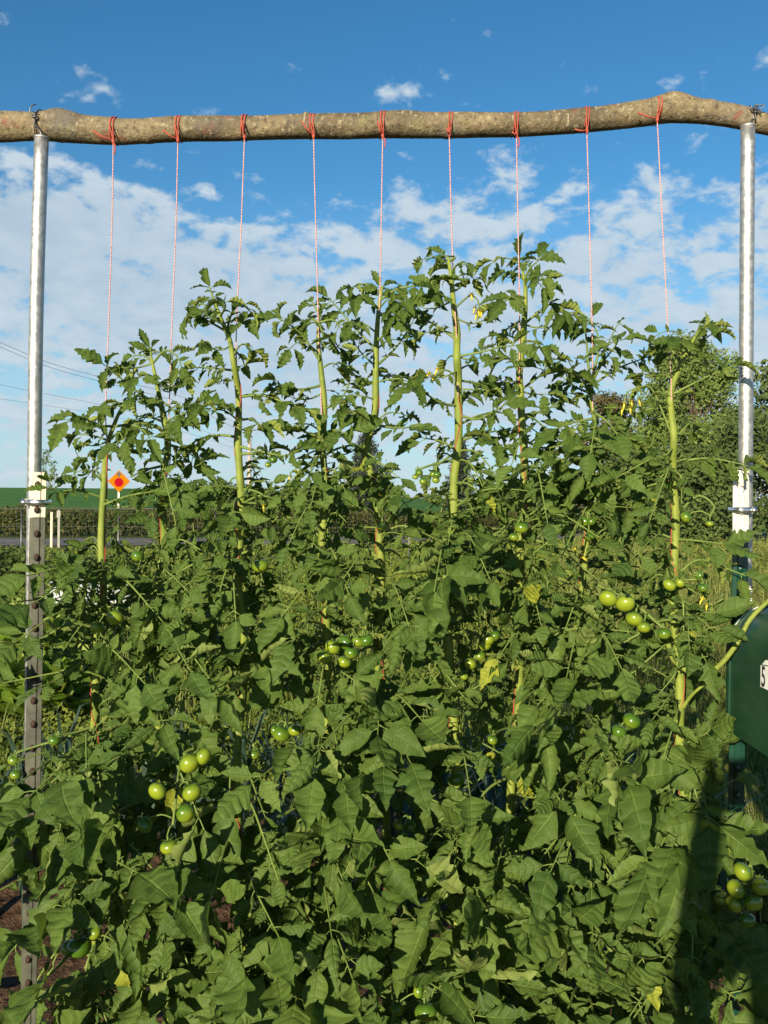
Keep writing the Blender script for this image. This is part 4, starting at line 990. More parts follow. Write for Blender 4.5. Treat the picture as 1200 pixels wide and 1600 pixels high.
# ---- leaves of the tops, traced: plant, pixel path from the stem outwards, leaflet size (px), pairs, depth bow
TOPS = [
 # 1
 (1, [(176, 664), (152, 664), (122, 650), (104, 660)], 30, 3, -.05), (1, [(172, 690), (150, 682), (126, 678)], 24, 2, .05), (1, [(178, 668), (205, 664), (224, 672), (236, 688)], 30, 3, -.06),
 (1, [(168, 705), (150, 704), (138, 712)], 24, 1, .03), (1, [(192, 640), (180, 632), (170, 640)], 22, 2, -.03), (1, [(194, 634), (204, 622), (216, 624)], 24, 2, .03), (1, [(172, 700), (184, 690), (196, 700), (200, 712)], 26, 2, -.04),
 (1, [(157, 774), (120, 766), (88, 768), (76, 752)], 24, 3, -.05), (1, [(160, 760), (150, 735), (140, 738)], 26, 1, .06), (1, [(172, 685), (186, 676), (194, 690)], 30, 1, -.06), (1, [(161, 790), (200, 775), (240, 768)], 40, 3, -.06),
 # 2
 (2, [(248, 632), (215, 612), (182, 586), (160, 568)], 27, 3, -.04), (2, [(240, 570), (226, 556), (208, 556)], 25, 2, .03), (2, [(240, 566), (258, 548), (276, 556), (284, 574)], 26, 3, -.05), (2, [(238, 560), (236, 550), (234, 545)], 22, 1, 0),
 (2, [(244, 600), (262, 592), (280, 592)], 24, 2, .05), (2, [(246, 590), (228, 585), (216, 590)], 28, 1, -.05), (2, [(256, 658), (288, 646), (318, 632)], 30, 3, -.04), (2, [(256, 662), (232, 652), (210, 656)], 27, 2, .05), (2, [(262, 690), (244, 712), (226, 722)], 26, 2, -.06),
 (2, [(262, 700), (288, 702), (305, 716)], 32, 2, .06), (2, [(250, 622), (270, 640), (276, 655)], 26, 1, -.05), (2, [(260, 730), (225, 735), (205, 745)], 34, 2, -.04),
 # 3
 (3, [(350, 518), (326, 502), (300, 490), (290, 500)], 25, 3, -.05), (3, [(342, 492), (324, 478), (306, 474)], 24, 2, .03), (3, [(338, 475), (331, 460), (328, 448)], 22, 1, .0), (3, [(352, 515), (362, 490), (378, 474), (394, 490)], 25, 3, -.04),
 (3, [(345, 495), (352, 480), (350, 470)], 24, 1, -.05), (3, [(366, 578), (338, 576), (308, 574)], 26, 3, .03), (3, [(373, 614), (410, 618), (448, 630), (478, 640)], 30, 4, -.03), (3, [(370, 640), (352, 632), (320, 634)], 32, 2, -.08), (3, [(372, 690), (345, 680), (312, 686), (286, 705), (268, 728)], 30, 4, .03),
 (3, [(376, 703), (410, 706), (446, 712), (470, 702)], 28, 3, -.05), (3, [(374, 738), (392, 722), (420, 705)], 30, 2, .05), (3, [(360, 540), (378, 560), (382, 572)], 22, 1, .04), (3, [(374, 660), (392, 655), (404, 665)], 30, 1, -.06), (3, [(376, 770), (340, 760), (310, 770)], 40, 3, -.05),
 # 4
 (4, [(497, 566), (476, 528), (456, 510), (432, 496)], 28, 3, -.03), (4, [(500, 502), (504, 520), (506, 530)], 42, 0, -.10), (4, [(500, 500), (520, 500), (532, 512)], 27, 1, -.02), (4, [(499, 505), (484, 498), (478, 508)], 28, 1, .04), (4, [(500, 495), (492, 480), (488, 472)], 24, 1, .02), (4, [(504, 604), (476, 608), (448, 606), (432, 596)], 29, 3, -.03),
 (4, [(508, 634), (530, 626), (543, 606), (548, 588)], 27, 3, .06), (4, [(500, 520), (520, 530), (530, 545)], 24, 1, .06), (4, [(504, 690), (480, 676), (468, 672)], 36, 2, -.05), (4, [(504, 680), (524, 672), (540, 678)], 38, 2, -.07), (4, [(506, 720), (480, 730), (470, 745)], 32, 2, .05),
 # 5
 (5, [(585, 546), (556, 514), (532, 486), (512, 464)], 27, 4, .02), (5, [(591, 486), (574, 466), (558, 464)], 27, 2, -.05), (5, [(594, 470), (596, 456), (594, 448)], 24, 2, .0), (5, [(594, 472), (620, 452), (652, 446), (680, 438)], 30, 4, -.04), (5, [(592, 578), (616, 546), (636, 518), (646, 500)], 27, 3, .04),
 (5, [(590, 500), (606, 488), (622, 492)], 26, 2, -.06), (5, [(590, 582), (606, 588), (618, 586)], 28, 2, .08), (5, [(586, 660), (560, 645), (545, 640)], 30, 2, -.05), (5, [(588, 540), (604, 520), (612, 508)], 24, 1, -.05), (5, [(584, 660), (610, 668), (640, 668)], 44, 2, -.08), (5, [(586, 570), (568, 555), (556, 540)], 24, 2, .08),
 # 6
 (6, [(702, 415), (698, 402), (694, 398)], 17, 2, .0), (6, [(705, 432), (716, 412), (728, 414)], 15, 2, -.03), (6, [(708, 462), (718, 450), (730, 432)], 22, 0, .03), (6, [(709, 468), (692, 462), (676, 452)], 26, 2, -.04), (6, [(706, 440), (696, 432), (688, 438)], 22, 2, .03),
 (6, [(712, 530), (680, 508), (652, 492), (632, 476)], 30, 3, .02), (6, [(720, 560), (752, 550), (782, 542), (806, 540)], 24, 3, -.03), (6, [(716, 640), (690, 630), (660, 612), (646, 606)], 34, 3, -.06), (6, [(718, 592), (752, 600), (786, 606)], 20, 3, .05), (6, [(714, 560), (704, 556), (698, 562)], 28, 0, .04), (6, [(716, 580), (728, 572), (738, 570)], 27, 0, .05),
 (6, [(717, 650), (745, 655), (768, 645), (790, 632)], 32, 3, -.05), (6, [(717, 690), (760, 676), (800, 672)], 32, 3, .03), (6, [(716, 640), (730, 620), (744, 610)], 30, 2, .05), (6, [(716, 700), (690, 690), (660, 684)], 34, 2, .06),
 # 7
 (7, [(816, 425), (812, 410), (812, 402)], 24, 2, .0), (7, [(822, 442), (828, 420), (842, 406)], 26, 1, -.03), (7, [(821, 445), (838, 430), (850, 436)], 27, 2, -.05), (7, [(818, 440), (804, 426), (790, 426)], 26, 2, .03), (7, [(819, 470), (802, 462), (788, 472)], 27, 2, -.05), (7, [(822, 500), (846, 484), (866, 474), (880, 484)], 28, 2, -.03), (7, [(818, 520), (800, 510), (790, 516)], 27, 2, .05), (7, [(816, 540), (834, 534), (846, 544)], 30, 1, -.07),
 (7, [(812, 580), (800, 562), (788, 560)], 26, 2, .05), (7, [(816, 650), (848, 642), (876, 626), (888, 606)], 30, 3, .05), (7, [(813, 610), (840, 590), (852, 575)], 34, 1, -.04), (7, [(812, 600), (790, 602), (772, 598)], 22, 3, .06), (7, [(816, 690), (790, 700), (770, 690)], 34, 2, -.05), (7, [(818, 690), (850, 700), (880, 695)], 36, 3, -.06),
 # 8
 (8, [(920, 612), (908, 590), (896, 578)], 32, 3, -.05), (8, [(924, 596), (965, 576), (1000, 562), (1016, 556)], 22, 4, .03), (8, [(924, 600), (942, 566), (962, 540), (966, 528)], 32, 2, -.06), (8, [(926, 596), (936, 540), (926, 506), (908, 488)], 30, 3, .0), (8, [(926, 640), (950, 660), (965, 680)], 36, 3, -.06), (8, [(922, 650), (896, 660), (870, 670)], 36, 3, -.03), (8, [(924, 610), (900, 605), (880, 590)], 28, 2, .05),
 (8, [(930, 530), (912, 500), (894, 488), (882, 494)], 26, 2, -.03), (8, [(950, 556), (958, 520), (968, 506), (976, 512)], 17, 1, .0),
 # 9
 (9, [(1088, 524), (1098, 514), (1106, 512)], 24, 2, -.02), (9, [(1084, 530), (1092, 512), (1094, 504)], 22, 1, .02), (9, [(1062, 568), (1050, 548), (1034, 544)], 24, 3, .02), (9, [(1050, 618), (1098, 592), (1130, 578), (1152, 570)], 26, 3, -.04), (9, [(1046, 620), (1024, 600), (1006, 606)], 24, 2, .05), (9, [(1064, 720), (1104, 716), (1144, 722), (1168, 728)], 28, 4, -.03), (9, [(1072, 552), (1066, 540), (1056, 532)], 24, 2, -.05),
 (9, [(1052, 720), (1036, 742), (1020, 760)], 32, 2, -.03), (9, [(1048, 660), (1030, 655), (1020, 690), (1008, 706)], 26, 2, .04), (9, [(1054, 690), (1074, 664), (1082, 660)], 30, 1, .03), (9, [(1048, 640), (1010, 640), (970, 660)], 30, 3, .05), (9, [(1058, 846), (1090, 845), (1130, 850)], 36, 2, -.05), (9, [(1080, 536), (1100, 530), (1112, 522)], 24, 1, .04),
 # lower named ones: leaves across the left post, big front leaves
 (1, [(164, 880), (130, 884), (90, 888), (40, 900)], 44, 3, -.10), (1, [(152, 985), (110, 975), (60, 1000), (10, 1010)], 40, 3, -.06), (1, [(152, 1010), (110, 1050), (60, 1075)], 46, 2, -.10), (1, [(147, 1160), (120, 1190), (84, 1210), (46, 1245)], 66, 2, -.12),
 (1, [(148, 1290), (100, 1330), (40, 1370), (-20, 1400)], 60, 2, -.10), (1, [(150, 1440), (100, 1500), (70, 1530)], 80, 1, -.22), (2, [(250, 1250), (200, 1260), (170, 1280)], 88, 2, -.18),
 (6, [(712, 880), (760, 850), (790, 830)], 66, 3, -.10), (6, [(712, 860), (690, 880), (690, 905)], 72, 2, -.15), (4, [(506, 760), (540, 740), (560, 730)], 46, 2, -.10), (5, [(592, 900), (560, 885), (530, 880)], 50, 3, -.10),
 (9, [(1063, 1160), (1090, 1155), (1110, 1140)], 52, 2, -.04), (9, [(1067, 1230), (1095, 1260), (1110, 1300)], 66, 2, -.12), (9, [(1060, 960), (1090, 965), (1115, 985)], 46, 2, -.08),  (1, [(150, 1380), (115, 1395), (88, 1432)], 66, 2, -.12), (1, [(150, 1520), (95, 1540), (40, 1572)], 84, 2, -.16), (1, [(148, 1400), (70, 1430), (14, 1490)], 60, 2, .04), (1, [(148, 1140), (80, 1215), (14, 1280)], 70, 2, -.12), (1, [(148, 1230), (60, 1300), (10, 1340)], 60, 2, -.06),
 (9, [(1064, 1330), (1105, 1390), (1126, 1450)], 70, 2, -.08), (9, [(1062, 1450), (1108, 1445), (1140, 1470)], 70, 2, -.08), (9, [(1062, 1500), (1115, 1535), (1150, 1560)], 76, 2, -.06), (9, [(1066, 1205), (1095, 1180), (1116, 1165)], 52, 2, -.03), (9, [(1062, 1400), (1098, 1378), (1118, 1392)], 60, 2, -.10), (9, [(1064, 1270), (1090, 1290), (1120, 1330)], 60, 2, -.05),
 (9, [(1055, 900), (1090, 875), (1140, 890), (1165, 900)], 34, 2, -.03),
]
for (k_, pth, sz, pr_, bow) in TOPS:
    b0, _ = stem_pt(k_, pth[0][1]); n_ = len(pth); P = [np.array(b0)]
    for i, (x, y) in enumerate(pth[1:]): P.append(np.array(at(x, y, b0[1] + bow*(i+1)/(n_-1)*1.6)))
    hint = UPH*.5 + SN*.65 + rl.normal(size=3)*.22
    yng = sz < 36
    compound_leaf(FOL[k_], P, sz*MPP*(1.5 if sz < 40 else 1.12), pr_ + (1 if pr_ else 0), hint, rl, yng, rad=.0021+.00004*sz, first=.26, front=True, droop=.28)

for k_ in PX:
    y0 = STEMPX[k_][0, 1]
    for q in range(8):
        yy_ = y0 + 10 + q*28 + rl.uniform(-6, 6); b0, i_ = stem_pt(k_, yy_); sd = 1 if q % 2 else -1
        Lp = rl.uniform(26, 60); xx_ = STEMPX[k_][i_, 0]; up_ = rl.uniform(-20, 26)
        P = [b0] + [np.array(at(xx_+sd*Lp*f_, yy_-up_*math.sin(f_*2.6), b0[1]+rl.normal()*.03*f_ - .03*f_)) for f_ in (.4, .75, 1.0)]
        compound_leaf(FOL[k_], P, rl.uniform(20, 34)*MPP*1.3, 2, UPH*.5+SN*.6+rl.normal(size=3)*.3, rl, True, rad=.0022, first=.3, front=False, droop=.25)
# ---- the dense lower mass: targets spread by density, each leaf rooted on the nearest plants
topb = ([40, 100, 160, 230, 300, 380, 450, 520, 590, 650, 720, 800, 870, 950, 1010, 1060, 1140], [930, 880, 850, 800, 775, 775, 745, 750, 745, 740, 770, 705, 690, 690, 760, 870, 900])
cands = []
r = np.random.default_rng(5)
for att in range(34000):
    x = r.uniform(5, 1150); y = r.uniform(690, 1660)
    if y < np.interp(x, *topb) + 5: continue
    if x < 90 and r.random() < .5: continue
    if x > 1120 and (y < 1180 or r.random() < .5): continue
    dmin = np.interp(y, [700, 860, 1000, 1100, 1300, 1650], [27, 25, 26, 28, 30, 32])
    if any((x-c[0])**2+(y-c[1])**2 < dmin*dmin for c in cands): continue
    cands.append((x, y))
ks = list(PX)
for (x, y) in cands:
    back = r.random() < .22
    dy = (r.uniform(.02, .22) if back else -abs(r.normal(.12, .16))*np.interp(y, [750, 1200], [.6, 1.3])); dy = max(dy, -.30)
    by = y - (r.uniform(-60, 75) if y < 1230 or r.random() < .35 else r.uniform(30, 130))
    sx_ = [(abs(np.interp(by, STEMPX[k_][:, 1], STEMPX[k_][:, 0])-x) + r.uniform(0, 190), k_) for k_ in ks if STEMPX[k_][3, 1] < by]
    if not sx_: continue
    k_ = min(sx_)[1]; b0, _ = stem_pt(k_, by)
    end = np.array(at(x, y, 2.0 + dy))
    d = end - b0; L = np.linalg.norm(d)
    if L < .10: end = end + np.array([r.choice([-1, 1])*.06, -.04, 0]); d = end-b0; L = np.linalg.norm(d)
    side = np.array([d[0], d[1], 0]); mid = b0 + d*.5 + UPH*L*r.uniform(.08, .24) + np.array([0, -.03 if not back else .03, 0])
    pts = [b0, b0 + (mid-b0)*.5 + UPH*L*.05, mid, end]
    size = np.interp(y, [700, 850, 1000, 1200, 1600], [.050, .064, .077, .102, .116])*r.choice([r.uniform(.45, .8), r.uniform(.75, 1.25)], p=[.25, .75])
    hint = UPH*r.uniform(.15, .6) + SN*r.uniform(.5, 1.0) + r.normal(size=3)*.30
    compound_leaf(FOL[k_], pts, size, int(r.choice([2, 3, 3, 4])), hint, r, False, rad=np.interp(y, [700, 1500], [.0030, .0040]), first=.38, droop=np.interp(y, [800, 1300], [.10, .22]))
small = []
for att in range(9000):
    x = r.uniform(60, 1110); y = r.uniform(740, 1090)
    if y < np.interp(x, *topb) - 12 or any((x-c[0])**2+(y-c[1])**2 < 25**2 for c in small): continue
    small.append((x, y)); by = y - r.uniform(-50, 60)
    sx_ = [(abs(np.interp(by, STEMPX[k_][:, 1], STEMPX[k_][:, 0])-x) + r.uniform(0, 60), k_) for k_ in ks if STEMPX[k_][3, 1] < by]
    if not sx_: continue
    k_ = min(sx_)[1]; b0, _ = stem_pt(k_, by); end = np.array(at(x, y, 2.0 + r.uniform(-.12, .16))); d = end-b0
    compound_leaf(FOL[k_], [b0, b0+d*.5+UPH*.03+r.normal(size=3)*.012, end], r.uniform(.030, .058), int(r.choice([2, 3])), UPH*r.uniform(.2, .6)+SN*.7+r.normal(size=3)*.35, r, r.random() < .25, rad=.0024, first=.34, droop=.1)
print('dense leaves', len(cands), len(small))

# ---- tomato fruit mesh
def tomato_mesh(seed, lobed=False):
    r = np.random.default_rng(seed); nu, nv = 14, 22; V = []; A = []; th = np.linspace(0, 2*np.pi, nv, endpoint=False)
    ph = r.uniform(0, 6)
    for i in range(nu):
        f = i/(nu-1); a = math.pi*(.004+.992*f)
        rr_ = math.sin(a)**.92; z = -math.cos(a)*.84
        z -= .16*math.exp(-((1-f)/.10)**2)                 # dimple at the stalk
        for q in th:
            k_ = 1 + .035*math.sin(5*q+ph)*f**2 + (.05*math.cos(2*q+ph) if lobed else 0)
            V.append((math.cos(q)*rr_*k_, math.sin(q)*rr_*k_, z)); A.append((f, q/6.283, r.uniform(0, .15)))
    Q = [[i*nv+j, i*nv+(j+1) % nv, (i+1)*nv+(j+1) % nv, (i+1)*nv+j] for i in range(nu-1) for j in range(nv)]
    mb = MB(); mb.add(V, Q, np.array(A), 0)
    for i in range(5):                                     # calyx
        a = i*1.2566 + r.normal()*.15; c, s_ = math.cos(a), math.sin(a); pts = []
        for t, w in ((0, .06), (.35, .16), (.7, .11), (1.05, .01)):
            zz = .80 - .02*t + .26*t*t*r.uniform(.6, 1.3)
            pts += [(c*t*.72 - s_*w, s_*t*.72 + c*w, zz), (c*t*.72 + s_*w, s_*t*.72 - c*w, zz)]
        mb.add(pts, [[2*j, 2*j+1, 2*j+3, 2*j+2] for j in range(3)], None, 1)
    tube(mb, [(0, 0, .74), (.02, 0, .98), (.05, .02, 1.25)], [.10, .09, .12], 7, m=1)
    return mb
M_T = [(tomato_mesh(i, i == 3)) for i in range(4)]
TSRC = {}
PLANT = {}
for k_ in ks:
    base = STEM[k_][-1]
    t = empty('tomato_plant', (base[0], base[1], 0), LAB[k_], 'tomato plant', 'tomato plants along the string trellis'); PLANT[k_] = t
    n_ = len(STEM[k_]); yy = STEMPX[k_][:, 1]; f = (yy - yy[0])
    rad = np.interp(f, [0, 30, 110, 330, 700, 1200], [.0026, .0046, .0070, .0088, .0100, .0108])*(1.06 if k_ in (6, 9) else .96)
    rr = np.random.default_rng(90+k_); jit = np.ones((n_, 12)); th = np.linspace(0, 6.283, 12, endpoint=False)
    for q in range(14):                                    # swollen nodes
        c = rr.uniform(5, n_-3); jit += (.16*np.exp(-((np.arange(n_)-c)/1.3)**2))[:, None]*(.7+.5*np.cos(th-rr.uniform(0, 6)))[None, :]
    jit += .04*np.sin(3*th+rr.uniform(0, 6))[None, :]
    mb = MB(); tube(mb, STEM[k_], rad, 12, jitter=jit, rnd=.5)
    if k_ == 9:    # bare side shoot that swings out in front of the mailbox
        tube(mb, spline([at(*p) for p in ((1040, 985, 1.96), (1052, 1030, 1.93), (1085, 1052, 1.90), (1118, 1045, 1.88), (1150, 1008, 1.86), (1172, 968, 1.86), (1205, 935, 1.86), (1235, 910, 1.86))], 30), np.linspace(.0062, .0046, 30), 10, rnd=.6)
        tube(mb, spline([at(*p) for p in ((1064, 1110, 1.98), (1082, 1085, 1.96), (1105, 1066, 1.94))], 10), np.linspace(.0045, .003, 10), 8)
    mb.build('stem', 'stem', t)
    FOL[k_].build('foliage', ['leaf', 'petiole', 'young'], t)
ti = 0
for (k_, stalk, Y, fruits) in TR:
    b0, _ = stem_pt(k_, stalk[0][1]); n_ = len(stalk)
    P = spline([b0] + [np.array(at(x, y, b0[1]+(Y-b0[1])*min(1, (i+1)/(n_-1)))) for i, (x, y) in enumerate(stalk[1:])], 24)
    mb = MB(); tube(mb, P, np.linspace(.0034, .0022, 24)*(1.25 if len(fruits) > 4 else 1), 8, rnd=.4)
    joints = []; rr = np.random.default_rng(int(stalk[0][0]+stalk[0][1]))
    for (x, y, rp2) in fruits:
        rad = rp2*Y/F*1.03; c = np.array(at(x, y, Y + rr.normal()*.006 - (.010 if rp2 > 12 else 0)))
        j = int(np.clip(np.argmin(np.linalg.norm(P - (c + [0, 0, rad*1.2]), axis=1)), 3, 23)); q = P[j]
        ax = unit(unit(q - c)*.9 + UPH*.8 + np.array([0, -.25, 0]) + rr.normal(size=3)*.12)
        tube(mb, spline([q, (q + c + ax*rad*1.3)/2 + UPH*.006, c + ax*rad*1.22], 8), np.linspace(.0019, .0015, 8), 6, rnd=.4)
        joints.append((c, rad, ax))
    tr_ = mb.build('fruit_truss', 'petiole', PLANT[k_])
    for (c, rad, ax) in joints:
        v = ti % 4
        if v not in TSRC:
            o = M_T[v].build('tomato', ['tomato', 'calyx']); TSRC[v] = o
        else:
            o = TSRC[v].copy(); COL.objects.link(o)
        o.parent = None; o.matrix_parent_inverse = Matrix()
        qt = Vector((0, 0, 1)).rotation_difference(Vector(ax)); o.rotation_mode = 'QUATERNION'
        o.rotation_quaternion = qt @ Vector((1, 0, 0)).rotation_difference(Vector((math.cos(ti), math.sin(ti), 0)))
        o.location = c; o.scale = (rad, rad, rad*rr.uniform(.9, 1.02)); put_under(o, tr_); ti += 1
for (k_, stalk, Y, spots) in FL:
    b0, _ = stem_pt(k_, stalk[0][1]); n_ = len(stalk)
    P = spline([b0] + [np.array(at(x, y, b0[1]+(Y-b0[1])*min(1, (i+1)/(n_-1)))) for i, (x, y) in enumerate(stalk[1:])], 20)
    mb = MB(); tube(mb, P, np.linspace(.0026, .0014, 20), 7); rr = np.random.default_rng(int(stalk[0][0]*3+stalk[0][1]))
    for (x, y) in spots:
        c = np.array(at(x, y, Y + rr.normal()*.006)); q = P[int(np.clip(np.argmin(np.linalg.norm(P-(c+[0, 0, .012]), axis=1)), 3, 19))]
        up = unit((q-c)*.5 + UPH*.012 + rr.normal(size=3)*.003)
        tube(mb, spline([q, (q+c)/2 + UPH*.007, c + up*.007], 7), .0010, 5)
        e1 = unit(np.cross(up, [0, 1, .1])); e2 = np.cross(up, e1)
        tube(mb, [c+up*.006, c-up*.001, c-up*.006, c-up*.011], [.0016, .0026, .0018, .0005], 7, m=1)
        for i in range(6):
            a = i*1.047; d = e1*math.cos(a)+e2*math.sin(a); s_ = e1*-math.sin(a)+e2*math.cos(a)
            V = []
            for t, w in ((0, .0012), (.5, .0024), (1, .0003)):
                p = c + up*.004 + d*t*.0075 - up*(.004*t) + up*(.007*t*t)
                V += [p-s_*w, p+s_*w]
            mb.add(V, [[0, 1, 3, 2], [2, 3, 5, 4]], None, 1)
            p0 = c + up*.006; p1 = p0 + d*.009 + up*.004; mb.add([p0-s_*.0008, p0+s_*.0008, p1+s_*.0003, p1-s_*.0003], [[0, 1, 2, 3]], None, 0)
    mb.build('flower_cluster', ['petiole', 'flower'], PLANT[k_])

# ------------------------------------------------------------------ strings
STR = {1: [(177, 222), (175, 350), (170, 500), (165, 636), (168, 700)], 2: [(278, 220), (275, 350), (269, 500), (264, 640), (260, 690)], 3: [(382, 215), (377, 350), (371, 470), (369, 530), (370, 580)], 4: [(490, 214), (492, 300), (496, 450), (499, 560), (503, 650)],
       5: [(598, 213), (596, 330), (594, 440), (592, 500), (590, 600)], 6: [(702, 211), (705, 330), (709, 450), (713, 520), (716, 620)], 7: [(807, 212), (809, 330), (811, 430), (812, 500), (812, 590)], 8: [(917, 206), (921, 350), (925, 500), (926, 600), (926, 680)],
       9: [(1027, 188), (1034, 330), (1043, 500), (1048, 580), (1051, 700)]}
TAIL = {1: (145, 204), 2: (255, 203), 3: (378, 188), 4: (472, 190), 5: (590, 190), 6: (697, 200), 7: (800, 206), 8: (898, 202), 9: (997, 176)}
SLAB = {1: 'leftmost red string, tied to the log with one loose end, above the shortest plant', 2: 'red string second from the left pipe, loose end pointing left at its knot', 3: 'third red string from the left pipe, running to the plant with a curled tip leaf',
        4: 'fourth red string from the left pipe, with a slanting loose end', 5: 'red string in the middle of the nine on the log', 6: 'red string running down to the tallest tomato plant', 7: 'third red string from the right pipe, small fork hanging at its knot',
        8: 'second red string from the right pipe, hanging over the plant bent left', 9: 'red string nearest the right pipe, long loose end at its knot'}
for k_, pts in STR.items():
    st = STEM[k_]; i_ = int(np.argmin(abs(LOGP[:, 0]-at(pts[0][0], pts[0][1], 2.04).x))); c = LOGP[i_]; lr = LOGR[i_]
    P0 = np.array(at(pts[0][0], pts[0][1], 2.012))
    P = [P0] + [np.array(at(x, y, 2.012 + (YOFF[k_]-.012-2.012)*((i+1)/4))) for i, (x, y) in enumerate(pts[1:])]
    yb = pts[-1][1]; wind = []                             # lower down it winds round the stem
    for j, y in enumerate(np.arange(yb+30, 1500, 24)):
        p, _ = stem_pt(k_, y); a = -1.5 + math.sin(y*.015+k_*2)*2.4; rad = np.interp(y-STEMPX[k_][0, 1], [0, 110, 330, 700, 1200], [.0050, .0076, .0095, .0108, .0118])
        wind.append(p + np.array([math.cos(a)*rad, math.sin(a)*rad, 0]))
    t = empty('red_string', tuple(P0), SLAB[k_], 'string', 'red strings tied to the log')
    Pc = spline(P, 60); fz_ = np.linspace(0, 1, 60)
    mb = MB(); tube(mb, Pc, .00130, 6); mb.build('cord', 'cord', t)
    mb = MB(); tube(mb, spline([P[-1]] + wind, 160), .0012, 6); mb.build('wound_cord', 'cord_red', t)
    mb = MB(); th = np.linspace(R(-60), R(250), 30)
    for dx in (-.004, .003):
        tube(mb, [(c[0]+dx+.002*math.sin(a), c[1]-math.cos(a-R(90)+R(90))*(lr*1.05), c[2]+math.sin(a)*lr*1.05) for a in th], .0013, 6)
        f0 = (c[0]+dx, c[1]-lr*1.06, c[2]+.004)
        tube(mb, spline([(c[0]+dx, c[1]-lr*.75, c[2]+lr*.78), f0, (P0[0]+dx*.3, P0[1]-.001, P0[2]+.006), P0], 10), .0013, 6)
    tube(mb, [P0+UPH*.008, P0+UPH*.003, P0-UPH*.006], [.002, .0042, .002], 8)
    tl = np.array(at(TAIL[k_][0], TAIL[k_][1], 2.004)); tube(mb, spline([P0+UPH*.004, (P0+tl)/2+np.array([0, -.006, -.003]), tl], 10), .0019, 6)
    if k_ in (7, 1, 5): tube(mb, spline([P0, P0+[.006, -.004, -.012], P0+[.004, -.004, -.028]][:3], 8), .0016, 6)
    mb.build('knot', 'cord_red', t)

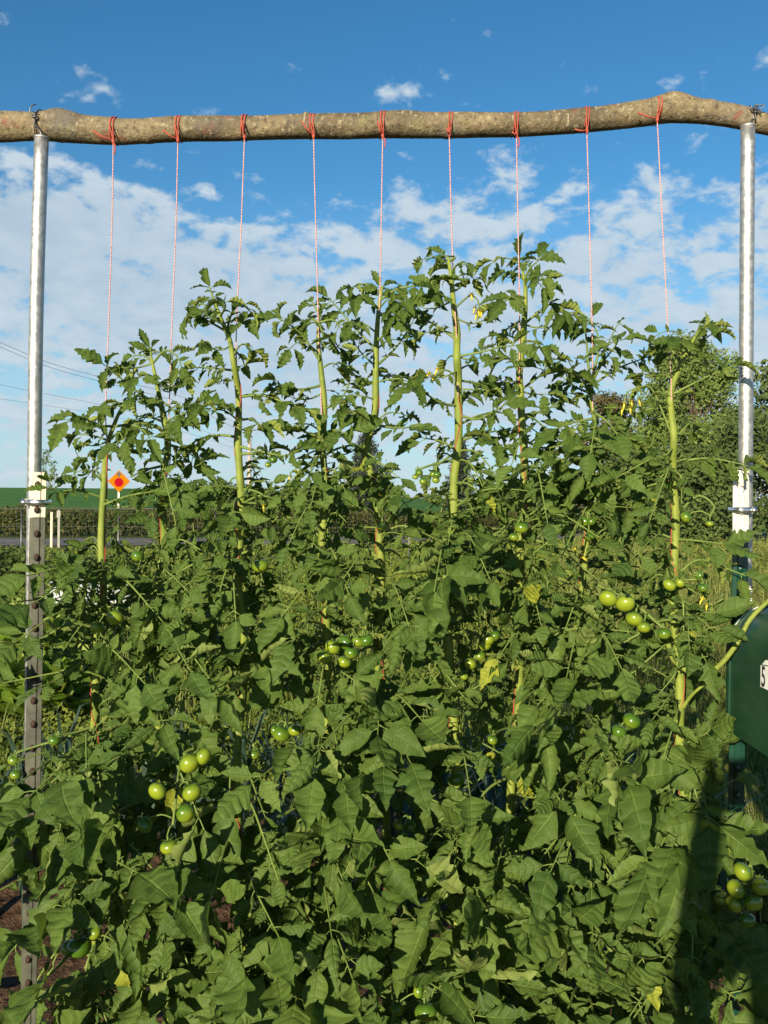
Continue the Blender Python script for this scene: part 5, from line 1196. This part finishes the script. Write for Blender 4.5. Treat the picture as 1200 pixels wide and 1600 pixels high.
# ------------------------------------------------------------------ the photographer, whose shadow falls at the lower right
def photographer():
    M['skin'] = simple('skin', ((.45, .27, .19, 1), (.50, .31, .22, 1)), 20, .5, .3); M['shirt'] = simple('shirt cloth', ((.10, .12, .18, 1), (.13, .15, .21, 1)), 60, .9, .1); M['hair'] = simple('hair', ((.05, .035, .02, 1), (.07, .05, .03, 1)), 80, .7, .2); M['camera'] = simple('camera shell', ((.03, .03, .032, 1), (.04, .04, .042, 1)), 40, .4, .4)
    ox, oy = .02, -.50
    J = {'pelvis': ((ox, oy-.02, .95), .145), 'waist': ((ox, oy-.01, 1.10), .130), 'chest': ((ox, oy, 1.28), .150), 'neckb': ((ox, oy+.01, 1.43), .075), 'neck': ((ox, oy+.02, 1.50), .055), 'jaw': ((ox, oy+.04, 1.56), .068), 'face': ((ox, oy+.045, 1.64), .082), 'crown': ((ox, oy+.03, 1.71), .062), 'nose': ((ox, oy+.135, 1.61), .012)}
    E = [('pelvis', 'waist'), ('waist', 'chest'), ('chest', 'neckb'), ('neckb', 'neck'), ('neck', 'jaw'), ('jaw', 'face'), ('face', 'crown'), ('face', 'nose')]
    for sd, n_ in ((-1, 'l'), (1, 'r')):
        J.update({'sh'+n_: ((ox+sd*.175, oy, 1.39), .066), 'el'+n_: ((ox+sd*.245, oy+.12, 1.15), .046), 'wr'+n_: ((sd*.068, -.075, 1.455), .028), 'pa'+n_: ((sd*.056, -.055, 1.495), .026),
                  'hi'+n_: ((ox+sd*.095, oy-.02, .90), .095), 'kn'+n_: ((ox+sd*.11, oy+.02, .50), .060), 'an'+n_: ((ox+sd*.12, oy-.01, .09), .042), 'to'+n_: ((ox+sd*.14, oy+.15, .035), .035)})
        E += [('chest', 'sh'+n_), ('sh'+n_, 'el'+n_), ('el'+n_, 'wr'+n_), ('wr'+n_, 'pa'+n_), ('pelvis', 'hi'+n_), ('hi'+n_, 'kn'+n_), ('kn'+n_, 'an'+n_), ('an'+n_, 'to'+n_)]
        for q in range(4):
            z = 1.478 + q*.017
            J.update({f'f{q}a{n_}': ((sd*.055, -.036, z+.004), .0095), f'f{q}b{n_}': ((sd*.050, -.010-.003*q, z+.008), .0085), f'f{q}c{n_}': ((sd*.034, -.006, z+.010), .0075)})
            E += [('pa'+n_, f'f{q}a{n_}'), (f'f{q}a{n_}', f'f{q}b{n_}'), (f'f{q}b{n_}', f'f{q}c{n_}')]
        J.update({'ta'+n_: ((sd*.050, -.072, 1.505), .0105), 'tb'+n_: ((sd*.030, -.068, 1.520), .009)}); E += [('pa'+n_, 'ta'+n_), ('ta'+n_, 'tb'+n_)]
    names = list(J); me = bpy.data.meshes.new('person')
    me.from_pydata([J[n_][0] for n_ in names], [(names.index(a), names.index(b)) for a, b in E], [])
    o = bpy.data.objects.new('person', me); COL.objects.link(o); o.modifiers.new('skin', 'SKIN'); sub = o.modifiers.new('sub', 'SUBSURF'); sub.levels = 2; sub.render_levels = 2
    if not me.skin_vertices: me.attributes.new('skin', 'FLOAT', 'POINT') if False else None
    bm = bmesh.new(); bm.from_mesh(me); lay = bm.verts.layers.skin.verify(); bm.verts.ensure_lookup_table()
    for i, n_ in enumerate(names):
        rd = J[n_][1]; bm.verts[i][lay].radius = (rd*(1.25 if n_ in ('chest', 'pelvis', 'waist') else 1), rd*(.85 if n_ in ('chest', 'waist') else 1)); bm.verts[i][lay].use_root = (i == 0)
    bm.to_mesh(me); bm.free()
    dg = bpy.context.evaluated_depsgraph_get(); em = bpy.data.meshes.new_from_object(o.evaluated_get(dg)); o.modifiers.clear(); o.data = em; em.materials.clear(); em.materials.append(M['skin']); em.materials.append(M['shirt'])
    for p in em.polygons:
        p.use_smooth = True; z = p.center.z
        p.material_index = 1 if (z < 1.44 and not (z > 1.2 and p.center.y > oy+.22)) and z > .10 else 0
    tag(o, 'person holding up a camera whose dark shadow covers the lower right leaves', 'person')
    mb = MB(); th = np.linspace(0, 2*np.pi, 20, endpoint=False); V = []
    for i in range(9):
        a = i/8*R(105)
        V += [(ox+math.sin(a)*.092*math.cos(q), oy+.035+math.sin(a)*.105*math.sin(q)-.018, 1.655+.118*math.cos(a)) for q in th]
    mb.add(V, [[i*20+j, i*20+(j+1) % 20, (i+1)*20+(j+1) % 20, (i+1)*20+j] for i in range(8) for j in range(20)]); mb.build('hair', 'hair', o)
    t = empty('camera', (0, -.04, 1.5), 'small camera held upright whose blocky shadow falls beside the mailbox', 'camera')
    mb = MB(); box(mb, (0, -.042, 1.5), (.062, .026, .105)); b = mb.build('camera_body', 'camera', t, False); bv = b.modifiers.new('bevel', 'BEVEL'); bv.width = .006; bv.segments = 3
    mb = MB(); tube(mb, [(0, -.030, 1.5), (0, -.012, 1.5)], [.021, .019], 24); mb.build('lens', 'camera', t)
    mb = MB(); tube(mb, [(.022, -.042, 1.552), (.022, -.042, 1.556)], .006, 12); mb.build('shutter_button', 'chrome', t)
photographer()
